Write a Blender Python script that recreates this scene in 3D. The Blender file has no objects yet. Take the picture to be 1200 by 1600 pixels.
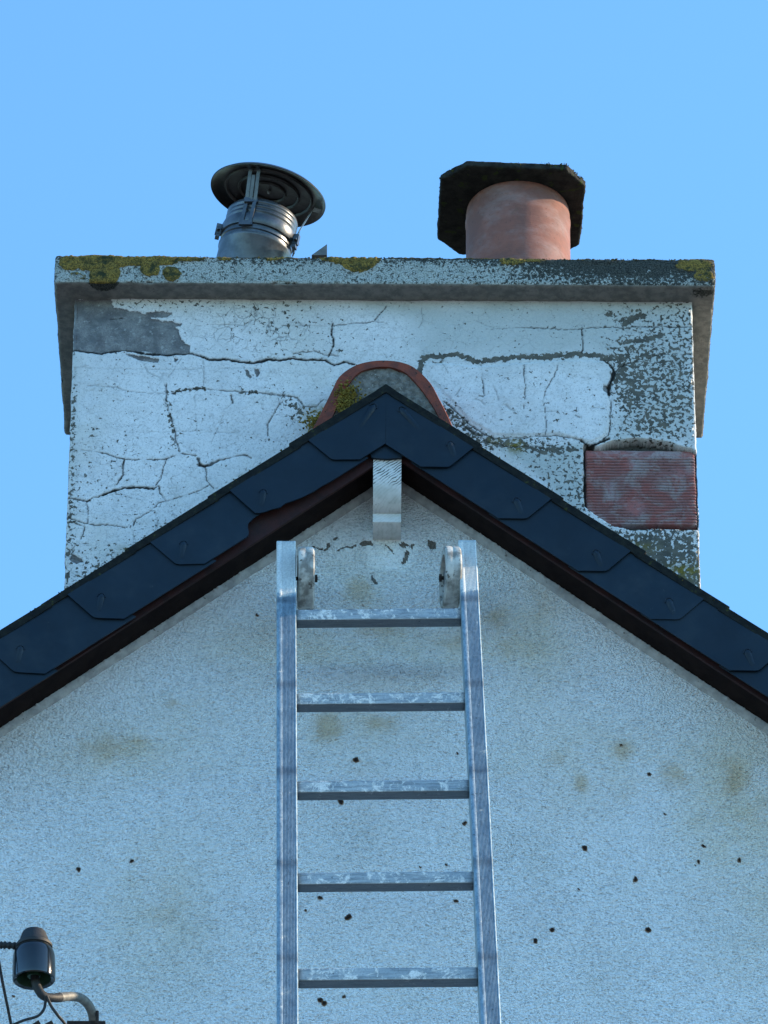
import bpy, bmesh, math, random
import numpy as np
from mathutils import Vector, Matrix

# ------------------------------------------------------------------ camera, sky, sun, exposure
S = bpy.context.scene
F_PX = 9000.0
PITCH, ROLL = math.radians(35.0), math.radians(0.30)
CAM = Vector((0.0, -8.60, 1.60))
cd = bpy.data.cameras.new('camera')
cam = bpy.data.objects.new('camera', cd)
S.collection.objects.link(cam)
cd.sensor_fit = 'VERTICAL'
cd.sensor_height = 24.0
cd.lens = F_PX / 1600.0 * 24.0
cd.clip_end = 3000
CM = Matrix.Rotation(math.radians(90) + PITCH, 3, 'X') @ Matrix.Rotation(ROLL, 3, 'Z')
cam.matrix_world = Matrix.Translation(CAM) @ CM.to_4x4()
S.camera = cam

SUN_EL, SUN_AZ = math.radians(24), math.radians(84)      # azimuth from +Y (behind the house) towards +X
W = bpy.data.worlds.new('World')
S.world = W
W.use_nodes = True
wn = W.node_tree
wn.nodes.clear()
sky = wn.nodes.new('ShaderNodeTexSky')
sky.sky_type = 'NISHITA'
sky.sun_disc = False
sky.sun_elevation = SUN_EL
sky.sun_rotation = SUN_AZ
sky.air_density = 1.0
sky.dust_density = 0.3
sky.ozone_density = 2.0
tint = wn.nodes.new('ShaderNodeMix')
tint.data_type = 'RGBA'
tint.blend_type = 'MULTIPLY'
tint.inputs[0].default_value = 1.0
tint.inputs[7].default_value = (0.69, 1.08, 1.27, 1)
bg = wn.nodes.new('ShaderNodeBackground')
bg.inputs['Strength'].default_value = 0.15
wo = wn.nodes.new('ShaderNodeOutputWorld')
wn.links.new(sky.outputs[0], tint.inputs[6])
wn.links.new(tint.outputs[2], bg.inputs['Color'])
wn.links.new(bg.outputs[0], wo.inputs[0])

sl = bpy.data.lights.new('sun', 'SUN')
sl.energy = 3.6
sl.angle = math.radians(0.5)
sl.color = (1.0, 0.78, 0.54)
sun = bpy.data.objects.new('sun', sl)
S.collection.objects.link(sun)
sd = Vector((math.sin(SUN_AZ) * math.cos(SUN_EL), math.cos(SUN_AZ) * math.cos(SUN_EL), math.sin(SUN_EL)))
sun.rotation_euler = sd.to_track_quat('Z', 'Y').to_euler()
sun.location = (10, 10, 20)

S.view_settings.view_transform = 'Standard'
S.view_settings.look = 'None'
S.view_settings.gamma = 1.0
S.view_settings.exposure = 1.24

# ------------------------------------------------------------------ measuring helpers
def ray(px, py):
    return CM @ Vector(((px - 600) / F_PX, (800 - py) / F_PX, -1.0))
def P(px, py, Y):
    """the point of the vertical plane y = Y seen at photo pixel px, py"""
    r = ray(px, py)
    return CAM + r * ((Y - CAM.y) / r.y)
def XZ(pts, Y=0.0):
    out = []
    for a in pts:
        p = P(a[0], a[1], Y)
        out.append((p.x, p.z))
    return np.array(out)

rng = np.random.RandomState(7)
_perm = np.concatenate([rng.permutation(256)] * 3)
_g = rng.normal(size=(256, 3)); _g /= np.linalg.norm(_g, axis=1)[:, None]
def perlin(p):
    p = np.asarray(p, dtype=np.float64)
    i = np.floor(p).astype(int); f = p - i
    i &= 255
    u = f * f * f * (f * (f * 6 - 15) + 10)
    def gr(dx, dy, dz):
        h = _perm[_perm[_perm[(i[:, 0] + dx) & 255] + ((i[:, 1] + dy) & 255)] + ((i[:, 2] + dz) & 255)] & 255
        return ((f - np.array([dx, dy, dz])) * _g[h]).sum(1)
    def lp(a, b, t): return a + (b - a) * t
    x00 = lp(gr(0,0,0), gr(1,0,0), u[:,0]); x10 = lp(gr(0,1,0), gr(1,1,0), u[:,0])
    x01 = lp(gr(0,0,1), gr(1,0,1), u[:,0]); x11 = lp(gr(0,1,1), gr(1,1,1), u[:,0])
    return lp(lp(x00, x10, u[:,1]), lp(x01, x11, u[:,1]), u[:,2]) * 1.5
def fbm(p, f, n=3):
    p = np.asarray(p); r = 0; a = 1.0; t = 0
    for k in range(n):
        r = r + a * perlin(p * f + 17.3 * k); t += a; a *= .5; f *= 2.03
    return r / t
def sstep(a, b, x):
    t = np.clip((x - a) / (b - a), 0, 1)
    return t * t * (3 - 2 * t)
def seg_dist(q, line, pad=.03):
    """distance of points q (n,2) to a polyline, inf beyond pad"""
    d = np.full(len(q), 9.0)
    for a, b in zip(line[:-1], line[1:]):
        lo = np.minimum(a, b) - pad; hi = np.maximum(a, b) + pad
        m = (q[:,0] > lo[0]) & (q[:,0] < hi[0]) & (q[:,1] > lo[1]) & (q[:,1] < hi[1])
        if not m.any(): continue
        k = q[m] - a; ab = b - a
        t = np.clip((k @ ab) / max(ab @ ab, 1e-12), 0, 1)
        dd = np.linalg.norm(k - t[:, None] * ab, axis=1)
        d[m] = np.minimum(d[m], dd)
    return d
def poly_sdf(q, poly, pad=.06):
    """negative inside"""
    d = seg_dist(q, np.vstack([poly, poly[:1]]), pad)
    inside = np.zeros(len(q), bool)
    n = len(poly)
    for i in range(n):
        a, b = poly[i], poly[(i + 1) % n]
        c = (a[1] > q[:,1]) != (b[1] > q[:,1])
        if abs(b[1] - a[1]) < 1e-12: continue
        xi = a[0] + (q[:,1] - a[1]) / (b[1] - a[1]) * (b[0] - a[0])
        inside ^= c & (q[:,0] < xi)
    d = np.minimum(d, pad)
    return np.where(inside, -d, d)

# ------------------------------------------------------------------ object helpers
def link(o, parent=None):
    S.collection.objects.link(o)
    if parent is not None: o.parent = parent
    return o
def thing(name, label, cat, loc=(0, 0, 0), group=None):
    o = bpy.data.objects.new(name, None)
    o.location = loc
    o.empty_display_size = .1
    o['label'] = label; o['category'] = cat
    if group: o['group'] = group
    return link(o)
def ploc(parent):
    v = Vector((0, 0, 0))
    while parent is not None:
        v += parent.location; parent = parent.parent
    return v
def finish(name, me, mat, parent, smooth=False, shift=True):
    if mat is not None: me.materials.append(mat)
    if smooth: me.polygons.foreach_set('use_smooth', np.ones(len(me.polygons), bool))
    o = bpy.data.objects.new(name, me)
    o.parent = parent
    if parent is not None and shift:
        o.matrix_parent_inverse = Matrix.Translation(-ploc(parent))
        # bake the inverse into the location so the child keeps plain world coordinates
        o.matrix_parent_inverse = Matrix.Identity(4)
        o.location = -ploc(parent)
    S.collection.objects.link(o)
    return o
def np_mesh(name, co, faces, attrs=None):
    me = bpy.data.meshes.new(name)
    n = len(faces)
    me.vertices.add(len(co)); me.vertices.foreach_set('co', np.asarray(co, np.float32).ravel())
    me.loops.add(n * 4); me.loops.foreach_set('vertex_index', faces.astype(np.int32).ravel())
    me.polygons.add(n)
    me.polygons.foreach_set('loop_start', np.arange(0, n * 4, 4, dtype=np.int32))
    me.polygons.foreach_set('loop_total', np.full(n, 4, np.int32))
    me.update(calc_edges=True)
    for k, v in (attrs or {}).items():
        at = me.attributes.new(k, 'FLOAT', 'POINT')
        at.data.foreach_set('value', np.asarray(v, np.float32))
    return me
def box_lattice(n):
    """surface lattice of a box: integer coords and quad faces, outward"""
    nx, ny, nz = n
    ids, quads = [], []
    def face(ax, val, flip):
        a, b = [k for k in range(3) if k != ax]
        A, B = np.meshgrid(np.arange(n[a] + 1), np.arange(n[b] + 1), indexing='ij')
        c = np.zeros(A.shape + (3,), int)
        c[..., a] = A; c[..., b] = B; c[..., ax] = val
        i = (c[..., 0] * (ny + 1) + c[..., 1]) * (nz + 1) + c[..., 2]
        q = np.stack([i[:-1, :-1], i[1:, :-1], i[1:, 1:], i[:-1, 1:]], -1).reshape(-1, 4)
        if flip: q = q[:, ::-1]
        ids.append(i.ravel()); quads.append(q)
    for ax in range(3):
        face(ax, n[ax], ax == 1); face(ax, 0, ax != 1)
    allid, q = np.unique(np.concatenate(ids)), np.concatenate(quads)
    q = np.searchsorted(allid, q)
    k = allid % (nz + 1); j = (allid // (nz + 1)) % (ny + 1); i = allid // ((ny + 1) * (nz + 1))
    return np.stack([i, j, k], 1), q
def rbox(lo, hi, res, r):
    """rounded box with a dense surface; returns co, normals, faces"""
    lo = np.array(lo, float); hi = np.array(hi, float)
    n = np.maximum(1, np.round((hi - lo) / np.array(res)).astype(int))
    L, q = box_lattice(tuple(n))
    # squeeze the outermost rows close to the edge so the rounding has vertices
    co = lo + (hi - lo) * (L / n)
    inner = np.clip(co, lo + r, hi - r)
    d = co - inner
    ln = np.linalg.norm(d, axis=1)
    nrm = np.where(ln[:, None] > 1e-9, d / np.maximum(ln, 1e-9)[:, None], 0)
    return inner + nrm * r, nrm, q
def bm_obj(name, bm, mat, parent, smooth=False, bevel=0.0, seg=2):
    if bevel:
        bmesh.ops.bevel(bm, geom=[e for e in bm.edges if len(e.link_faces) == 2 and e.calc_face_angle(0) > .5],
                        offset=bevel, segments=seg, affect='EDGES', profile=.6)
    bmesh.ops.recalc_face_normals(bm, faces=bm.faces)
    me = bpy.data.meshes.new(name); bm.to_mesh(me); bm.free()
    o = finish(name, me, mat, parent)
    if smooth:
        me.polygons.foreach_set('use_smooth', [True] * len(me.polygons))
        try: me.set_sharp_from_angle(angle=math.radians(38))
        except Exception: pass
    return o
def add_prism(bm, pts, y0, y1):
    """polygon in xz (list of (x, z)) pushed from y0 to y1"""
    a = [bm.verts.new((p[0], y0, p[1])) for p in pts]
    b = [bm.verts.new((p[0], y1, p[1])) for p in pts]
    n = len(pts)
    bm.faces.new(a); bm.faces.new(b[::-1])
    for i in range(n):
        bm.faces.new((a[i], b[i], b[(i + 1) % n], a[(i + 1) % n]))
def add_box(bm, c, s, M=None):
    vs = []
    for i in (-1, 1):
        for j in (-1, 1):
            for k in (-1, 1):
                v = Vector((c[0] + i * s[0] / 2, c[1] + j * s[1] / 2, c[2] + k * s[2] / 2))
                vs.append(bm.verts.new(M @ v if M else v))
    for f in ((0,1,3,2),(4,6,7,5),(0,4,5,1),(2,3,7,6),(0,2,6,4),(1,5,7,3)):
        bm.faces.new([vs[i] for i in f])
def add_tube(bm, pts, rad, n=12, caps=True, wob=None):
    pts = [Vector(p) for p in pts]
    rings = []
    up = Vector((0, 0, 1))
    for i, p in enumerate(pts):
        t = (pts[min(i + 1, len(pts) - 1)] - pts[max(i - 1, 0)]).normalized()
        if abs(t.dot(up)) > .95: up = Vector((0, 1, 0))
        a = t.cross(up).normalized(); b = t.cross(a).normalized()
        up = b if abs(b.z) > .3 else up
        r = rad[i] if isinstance(rad, (list, tuple)) else rad
        rings.append([bm.verts.new(p + (a * math.cos(k * 2 * math.pi / n) + b * math.sin(k * 2 * math.pi / n)) * r) for k in range(n)])
    for r0, r1 in zip(rings[:-1], rings[1:]):
        # align rings by the nearest vertex to avoid twists
        best = min(range(n), key=lambda s: (r1[s].co - r0[0].co).length)
        r1[:] = r1[best:] + r1[:best]
        if (r1[1].co - r0[1].co).length > (r1[-1].co - r0[1].co).length:
            r1[:] = [r1[0]] + r1[1:][::-1]
        for k in range(n):
            bm.faces.new((r0[k], r0[(k + 1) % n], r1[(k + 1) % n], r1[k]))
    if caps:
        bm.faces.new(rings[0]); bm.faces.new(rings[-1])
def add_lathe(bm, prof, M=None, n=48, closed=False):
    """prof: list of (r, h); M places the axis"""
    rings = []
    for r, h in prof:
        if r < 1e-6:
            v = Vector((0, 0, h)); rings.append([bm.verts.new(M @ v if M else v)]); continue
        ring = []
        for k in range(n):
            a = 2 * math.pi * k / n
            v = Vector((r * math.cos(a), r * math.sin(a), h))
            ring.append(bm.verts.new(M @ v if M else v))
        rings.append(ring)
    pairs = list(zip(rings[:-1], rings[1:]))
    if closed: pairs.append((rings[-1], rings[0]))
    for a, b in pairs:
        for k in range(n):
            k2 = (k + 1) % n
            if len(a) == 1 and len(b) == 1: continue
            if len(a) == 1: bm.faces.new((a[0], b[k], b[k2]))
            elif len(b) == 1: bm.faces.new((a[k], a[k2], b[0]))
            else: bm.faces.new((a[k], a[k2], b[k2], b[k]))
def catmull(pts, n=8):
    pts = [Vector(p) for p in pts]
    out = []
    for i in range(len(pts) - 1):
        p0, p1, p2, p3 = pts[max(i - 1, 0)], pts[i], pts[i + 1], pts[min(i + 2, len(pts) - 1)]
        for k in range(n):
            t = k / n
            out.append(.5 * ((2 * p1) + (p2 - p0) * t + (2 * p0 - 5 * p1 + 4 * p2 - p3) * t * t + (3 * p1 - p0 - 3 * p2 + p3) * t ** 3))
    out.append(pts[-1])
    return out

# ------------------------------------------------------------------ material helper
class Mat:
    def __init__(s, name, rough=.8, metal=0.0, spec=.5):
        s.m = bpy.data.materials.new(name); s.m.use_nodes = True
        s.t = s.m.node_tree; s.t.nodes.clear()
        s.out = s.t.nodes.new('ShaderNodeOutputMaterial')
        s.b = s.t.nodes.new('ShaderNodeBsdfPrincipled')
        s.t.links.new(s.b.outputs[0], s.out.inputs[0])
        s.b.inputs['Roughness'].default_value = rough
        s.b.inputs['Metallic'].default_value = metal
        s.b.inputs['Specular IOR Level'].default_value = spec
        s.tc = s.t.nodes.new('ShaderNodeTexCoord')
        s.geo = None
    def L(s, a, b): s.t.links.new(a, b)
    def put(s, v, sock):
        if hasattr(v, 'is_output') or isinstance(v, bpy.types.NodeSocket): s.L(v, sock)
        else:
            if isinstance(v, (tuple, list)) and len(v) == 3 and sock.type == 'RGBA': v = (*v, 1)
            sock.default_value = v
    def pos(s, scale=(1, 1, 1), rot=(0, 0, 0)):
        mp = s.t.nodes.new('ShaderNodeMapping')
        s.L(s.tc.outputs['Object'], mp.inputs[0])
        mp.inputs['Scale'].default_value = scale
        mp.inputs['Rotation'].default_value = rot
        return mp.outputs[0]
    def noise(s, scale, detail=3, rough=.55, dist=0.0, vec=None):
        n = s.t.nodes.new('ShaderNodeTexNoise')
        s.L(vec if vec is not None else s.tc.outputs['Object'], n.inputs['Vector'])
        n.inputs['Scale'].default_value = scale; n.inputs['Detail'].default_value = detail
        n.inputs['Roughness'].default_value = rough; n.inputs['Distortion'].default_value = dist
        return n.outputs[0]
    def voro(s, scale, feature='F1', vec=None):
        n = s.t.nodes.new('ShaderNodeTexVoronoi'); n.feature = feature
        s.L(vec if vec is not None else s.tc.outputs['Object'], n.inputs['Vector'])
        n.inputs['Scale'].default_value = scale
        return n.outputs['Distance']
    def attr(s, name):
        n = s.t.nodes.new('ShaderNodeAttribute'); n.attribute_name = name
        return n.outputs['Fac']
    def math(s, op, a, b=0.0, c=None):
        n = s.t.nodes.new('ShaderNodeMath'); n.operation = op
        s.put(a, n.inputs[0]); s.put(b, n.inputs[1])
        if c is not None: s.put(c, n.inputs[2])
        return n.outputs[0]
    def ramp(s, v, a, b, lo=0.0, hi=1.0):
        n = s.t.nodes.new('ShaderNodeMapRange'); n.interpolation_type = 'SMOOTHSTEP'
        s.put(v, n.inputs[0])
        for i, x in enumerate((a, b, lo, hi)): n.inputs[i + 1].default_value = x
        return n.outputs[0]
    def mix(s, f, a, b, mode='MIX'):
        n = s.t.nodes.new('ShaderNodeMix'); n.data_type = 'RGBA'; n.blend_type = mode
        s.put(f, n.inputs[0]); s.put(a, n.inputs[6]); s.put(b, n.inputs[7])
        return n.outputs[2]
    def color(s, v): s.put(v, s.b.inputs['Base Color'])
    def rough(s, v): s.put(v, s.b.inputs['Roughness'])
    def bump(s, h, dist=.001, strength=1.0):
        n = s.t.nodes.new('ShaderNodeBump')
        n.inputs['Strength'].default_value = strength; n.inputs['Distance'].default_value = dist
        if s.b.inputs['Normal'].is_linked: s.L(s.b.inputs['Normal'].links[0].from_socket, n.inputs['Normal'])
        s.put(h, n.inputs['Height']); s.L(n.outputs[0], s.b.inputs['Normal'])

# ------------------------------------------------------------------ materials
def m_chimney():
    m = Mat('flaking painted render', .9, spec=.2)
    crack_and_shade, bare, mott, tone, craze = (m.attr(k) for k in ('crack_and_shade', 'bare', 'mott', 'tone', 'craze'))
    big = m.noise(6, 4); mid = m.noise(38, 4, .6); fine = m.noise(420, 3, .6); sp = m.noise(300, 2, .5); grain = m.noise(210, 3, .65)
    paint = m.mix(m.ramp(big, .35, .68), (.70, .705, .71), (.61, .62, .625))
    paint = m.mix(m.ramp(mid, .42, .7, 0, .35), paint, (.44, .455, .46))
    streak = m.noise(30, 3, .6, vec=m.pos((1, 1, 4)))
    paint = m.mix(m.ramp(streak, .5, .75, 0, .3), paint, (.52, .53, .52))
    paint = m.mix(m.ramp(grain, .49, .70, 0, .48), paint, (.27, .285, .29))
    paint = m.mix(m.ramp(m.noise(3.5, 4, .6), .42, .7, 0, .45), paint, (.50, .49, .42))
    paint = m.mix(m.ramp(fine, .5, .72, 0, .35), paint, (.3, .31, .31))
    paint = m.mix(tone, paint, m.mix(m.ramp(fine, .35, .65), (.34, .38, .37), (.46, .48, .45)))
    cem = m.mix(m.ramp(mid, .35, .62), (.13, .135, .14), (.235, .235, .23))
    cem = m.mix(m.ramp(fine, .4, .7, 0, .6), cem, (.09, .09, .09))
    cem = m.mix(m.ramp(m.noise(22, 4, .7, .4), .48, .66, 0, .7), cem, (.105, .10, .105))
    pale = m.noise(95, 3, .6)
    cem = m.mix(m.ramp(pale, .6, .7, 0, .5), cem, (.4, .41, .4))
    # paint lost in flecks
    f1 = m.noise(125, 3.5, .6, .35)
    flake = m.ramp(m.math('ADD', f1, m.math('MULTIPLY', mott, .30)), .65, .675)
    fcol = m.mix(m.ramp(mid, .3, .7), (.065, .066, .058), (.135, .128, .105))
    col = m.mix(flake, paint, fcol)
    # pits
    pit = m.ramp(m.math('ADD', sp, m.math('MULTIPLY', m.math('ADD', mott, craze), .04)), .71, .75)
    col = m.mix(pit, col, (.09, .1, .1))
    # bare cement
    bm_ = m.ramp(m.math('ADD', bare, m.math('MULTIPLY', m.math('SUBTRACT', m.noise(85, 5, .75), .5), 1.15)), .47, .53)
    col = m.mix(bm_, col, cem)
    # hair cracks
    hv = m.noise(14, 3)
    vv = m.t.nodes.new('ShaderNodeVectorMath'); vv.operation = 'ADD'
    w = m.t.nodes.new('ShaderNodeTexNoise'); w.inputs['Scale'].default_value = 60
    m.L(m.tc.outputs['Object'], w.inputs['Vector'])
    sc = m.t.nodes.new('ShaderNodeVectorMath'); sc.operation = 'SCALE'; sc.inputs['Scale'].default_value = .02
    m.L(w.outputs[1], sc.inputs[0]); m.L(m.tc.outputs['Object'], vv.inputs[0]); m.L(sc.outputs[0], vv.inputs[1])
    ce = m.voro(40, 'DISTANCE_TO_EDGE', vv.outputs[0])
    hair = m.math('MULTIPLY', m.ramp(ce, .012, .05, 1, 0), m.math('MULTIPLY', craze, m.ramp(m.noise(25, 2), .4, .56)))
    col = m.mix(m.math('MULTIPLY', hair, .75), col, (.14, .15, .15))
    # dirt, dark cracks, and the block recess with its shade painted black
    col = m.mix(m.attr('halo'), col, m.mix(m.ramp(sp, .4, .6), (.25, .25, .22), (.36, .37, .34)))
    col = m.mix(m.attr('moss'), col, m.mix(m.ramp(fine, .35, .65), (.09, .08, .015), (.22, .17, .03)))
    col = m.mix(crack_and_shade, col, (.016, .016, .015))
    m.color(col)
    h = m.math('ADD', m.math('MULTIPLY', fine, .5), m.math('MULTIPLY', m.math('ADD', flake, m.math('ADD', pit, hair)), -.8))
    m.bump(h, .0016, .8)
    m.bump(m.math('ADD', mid, m.math('MULTIPLY', bm_, -.6)), .003, .7)
    return m.m

def m_slab():
    m = Mat('weathered slab concrete', .92, spec=.2)
    moss, dark, white = m.attr('moss'), m.attr('dark'), m.attr('white')
    fine = m.noise(380, 3, .6); mid = m.noise(60, 4, .65); fl = m.noise(190, 4, .7, .3)
    conc = m.mix(m.ramp(mid, .35, .65), (.145, .145, .134), (.23, .222, .2))
    paint = m.mix(m.ramp(fine, .38, .62), (.46, .49, .46), (.22, .25, .23))
    paint = m.mix(m.ramp(m.noise(35, 4, .7), .5, .7, 0, .6), paint, (.2, .23, .2))
    col = m.mix(white, conc, paint)
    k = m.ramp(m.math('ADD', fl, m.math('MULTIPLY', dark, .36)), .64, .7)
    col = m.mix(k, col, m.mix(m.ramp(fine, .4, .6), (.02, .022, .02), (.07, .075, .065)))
    g = m.ramp(m.math('ADD', moss, m.math('MULTIPLY', m.math('SUBTRACT', m.noise(110, 3, .7), .5), .8)), .42, .56)
    mc = m.mix(m.ramp(fine, .4, .62), (.09, .068, .02), (.30, .20, .045))
    mc = m.mix(m.ramp(mid, .45, .65), mc, (.032, .038, .018))
    col = m.mix(g, col, mc)
    m.color(col)
    m.bump(m.math('ADD', fine, m.math('ADD', m.math('MULTIPLY', g, .9), m.math('MULTIPLY', k, -.4))), .003, .8)
    return m.m

def m_wall():
    m = Mat('stippled painted render', .85, spec=.25)
    stain, rust, chip, grime_tone = (m.attr(k) for k in ('stain', 'rust', 'chip', 'grime_tone'))
    v = m.pos((1, 1, 1.45), (0, math.radians(14), 0))
    n1 = m.math('ADD', m.math('MULTIPLY', m.noise(215, 2, .5, .1, v), .72), m.math('MULTIPLY', m.noise(90, 2, .5, .1, v), .28))
    n2 = m.noise(330, 2, .5)
    big = m.noise(3.2, 3)
    smooth = m.attr('smooth')
    paint = m.mix(m.ramp(big, .35, .65), (.90, .945, .965), (.87, .91, .92))
    paint = m.mix(m.ramp(m.noise(9, 3, .6), .5, .75, 0, .2), paint, (.68, .67, .58))
    wm = m.math('MULTIPLY', m.attr('warm'), m.ramp(m.noise(12, 4, .65), .3, .65, .35, 1))
    paint = m.mix(wm, paint, (.74, .67, .48))
    # relief shade painted into the hollows, along with the grit they hold
    gritn = m.noise(240, 1.5, .5)
    paint = m.mix(m.ramp(m.math('SUBTRACT', n1, m.math('MULTIPLY', grime_tone, .09)), .47, .33, 0, .36), paint, (.29, .32, .34))
    spk = m.ramp(m.math('ADD', gritn, m.math('MULTIPLY', grime_tone, .07)), .71, .76)
    paint = m.mix(m.math('MULTIPLY', spk, .5), paint, (.1, .11, .11))
    sm = m.ramp(m.math('ADD', stain, m.math('MULTIPLY', m.math('SUBTRACT', m.noise(20, 4, .7), .5), 1.1)), .16, .95)
    paint = m.mix(m.math('MULTIPLY', sm, .62), paint, (.56, .40, .20))
    paint = m.mix(m.math('MULTIPLY', grime_tone, .18), paint, (.34, .35, .31))
    paint = m.mix(m.ramp(chip, .4, .6), paint, m.mix(m.ramp(n2, .4, .6), (.12, .11, .095), (.2, .185, .16)))
    paint = m.mix(m.ramp(rust, .12, .5), paint, (.16, .085, .04))
    paint = m.mix(m.ramp(rust, .5, .8), paint, (.022, .016, .014))
    m.color(paint)
    amp = m.math('SUBTRACT', 1.0, m.math('MULTIPLY', smooth, .8))
    m.bump(m.math('MULTIPLY', n1, amp), .018, 1.0)
    m.bump(n2, .0014, .7)
    return m.m

def m_plain(name, c0, c1, scale=40, rough=.8, spec=.3, bumpd=.001, bs=300, metal=0.0, specks=None):
    m = Mat(name, rough, metal, spec)
    n = m.noise(scale, 4, .6)
    col = m.mix(m.ramp(n, .35, .65), c0, c1)
    if specks: col = m.mix(m.ramp(m.noise(specks[1], 3, .6), specks[2], specks[2] + .06), col, specks[0])
    m.color(col)
    m.bump(m.noise(bs, 3, .6), bumpd, .6)
    return m.m

def m_metal(name, c0, c1, paint, amount, vec=(1, 1, 1), rough=.42):
    """weathered aluminium with splashes of pale paint"""
    m = Mat(name, rough, .55, .5)
    oi = m.t.nodes.new('ShaderNodeObjectInfo')
    cm_ = m.t.nodes.new('ShaderNodeCombineXYZ'); m.L(m.math('MULTIPLY', oi.outputs['Random'], 37.0), cm_.inputs[0]); m.L(m.math('MULTIPLY', oi.outputs['Random'], 11.0), cm_.inputs[2])
    va = m.t.nodes.new('ShaderNodeVectorMath'); va.operation = 'ADD'; m.L(m.tc.outputs['Object'], va.inputs[0]); m.L(cm_.outputs[0], va.inputs[1])
    sv = m.t.nodes.new('ShaderNodeMapping'); m.L(va.outputs[0], sv.inputs[0]); sv.inputs['Scale'].default_value = vec
    V0 = va.outputs[0]
    n = m.noise(60, 4, .7, .5, sv.outputs[0]); f = m.noise(300, 3, .6, 0, V0)
    st2 = m.t.nodes.new('ShaderNodeMapping'); m.L(V0, st2.inputs[0]); st2.inputs['Scale'].default_value = (vec[0], vec[1], vec[2] * .25) if vec[2] < 1 else (vec[0] * .3, 1, 1)
    stk = m.noise(260, 3, .7, 0, st2.outputs[0])
    col = m.mix(m.ramp(n, .3, .7), c0, c1)
    col = m.mix(m.ramp(f, .52, .7, 0, .5), col, tuple(x * .55 for x in c0))
    col = m.mix(m.ramp(stk, .45, .65, 0, .6), col, tuple(x * .5 for x in c0))
    k = m.ramp(m.math('ADD', m.noise(46, 5, .8, .5, V0), m.math('MULTIPLY', m.attr('paint'), .45)), .60 - amount, .70 - amount)
    col = m.mix(k, col, m.mix(m.ramp(f, .35, .65), paint, tuple(x * .75 for x in paint)))
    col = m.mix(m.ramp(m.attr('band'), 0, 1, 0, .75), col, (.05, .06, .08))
    sc = m.noise(90, 3, .75, 1.5, m.pos((1, 1, .5)))
    col = m.mix(m.ramp(sc, .68, .7), col, (.06, .065, .07))
    m.color(col)
    m.put(m.math('MULTIPLY', m.math('SUBTRACT', 1.0, k), .55), m.b.inputs['Metallic'])
    m.rough(m.math('ADD', m.ramp(n, .3, .7, .42, .6), m.math('MULTIPLY', k, .25)))
    m.bump(m.math('ADD', k, m.math('MULTIPLY', f, .4)), .0006, .6)
    return m.m

def m_terracotta():
    m = Mat('weathered terracotta', .8, spec=.3)
    n = m.noise(13, 4, .65, .6); f = m.noise(200, 3, .6)
    col = m.mix(m.ramp(n, .35, .62), (.25, .098, .070), (.18, .08, .062))
    wash = m.noise(11, 5, .7, .2, m.pos((1, 1, 1.8)))
    col = m.mix(m.ramp(wash, .42, .8, 0, .55), col, (.33, .27, .26))
    col = m.mix(m.ramp(m.noise(26, 4, .7), .58, .72, 0, .6), col, (.15, .08, .06))
    col = m.mix(m.ramp(f, .64, .72, 0, .7), col, (.07, .04, .035))
    ring = m.noise(1, 3, .8, .3, m.pos((6, 6, 190)))
    col = m.mix(m.ramp(ring, .62, .7, 0, .45), col, (.13, .06, .045))
    m.color(col)
    m.bump(m.math('ADD', m.math('MULTIPLY', f, .3), m.math('MULTIPLY', ring, -.6)), .0012, .7)
    return m.m

def m_brick():
    m = Mat('scored clay block', .85, spec=.2)
    n = m.noise(20, 4, .65, .4); f = m.noise(260, 3, .65)
    col = m.mix(m.ramp(n, .38, .6), (.31, .115, .105), (.25, .125, .12))
    col = m.mix(m.ramp(m.noise(17, 4, .7, .6, m.pos((1, 1, 1.3))), .44, .62, 0, .75), col, (.33, .29, .29))
    col = m.mix(m.ramp(f, .55, .68, 0, .6), col, (.075, .045, .04))
    ridge = m.attr('groove')
    col = m.mix(m.math('MULTIPLY', ridge, .55), col, (.035, .018, .016))
    m.color(col); m.bump(f, .001, .7)
    return m.m

M_CH, M_SLAB, M_WALL = m_chimney(), m_slab(), m_wall()
M_TERRA, M_BRICK = m_terracotta(), m_brick()
def m_cap():
    m = Mat('slate grey plastic', .42, spec=.22)
    oi = m.t.nodes.new('ShaderNodeObjectInfo')
    n = m.noise(14, 4, .6); f = m.noise(500, 2)
    col = m.mix(m.ramp(n, .35, .7), (.005, .015, .027), (.009, .021, .035))
    col = m.mix(m.ramp(m.noise(70, 5, .75), .66, .74, 0, .35), col, (.11, .12, .12))
    col = m.mix(m.ramp(m.noise(7, 4, .7), .52, .75, 0, .4), col, (.03, .042, .05))
    col = m.mix(m.math('MULTIPLY', oi.outputs['Random'], .5), col, (.004, .010, .018))
    m.color(col); m.rough(m.ramp(m.noise(30, 4, .7), .3, .7, .38, .6))
    m.bump(f, .0003, .4)
    return m.m
M_CAP = m_cap()
M_BROWN = m_plain('brown painted timber', (.034, .009, .008), (.018, .007, .007), 30, .7, .25, specks=((.16, .13, .12), 140, .72))
M_SOFFIT = m_plain('dark stained timber', (.010, .006, .006), (.016, .010, .009), 30, .9, .1)
M_MOULD = m_plain('dull plaster bead', (.30, .31, .305), (.44, .45, .435), 45, .9, .2, .003, 120, specks=((.1, .1, .09), 120, .66))
M_TILE = m_plain('mossy roof tile edge', (.006, .008, .009), (.014, .016, .014), 60, .9, .15, .003, 200, specks=((.035, .04, .014), 60, .62))
M_MORTAR = m_plain('gritty mortar', (.10, .095, .085), (.20, .19, .17), 90, .95, .15, .004, 260, specks=((.34, .33, .3), 260, .64))
M_MOSS = m_plain('yellow green moss', (.24, .17, .035), (.12, .095, .025), 90, .95, .1)
M_DMOSS = m_plain('dark moss', (.03, .032, .010), (.09, .08, .024), 90, .95, .1)
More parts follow.
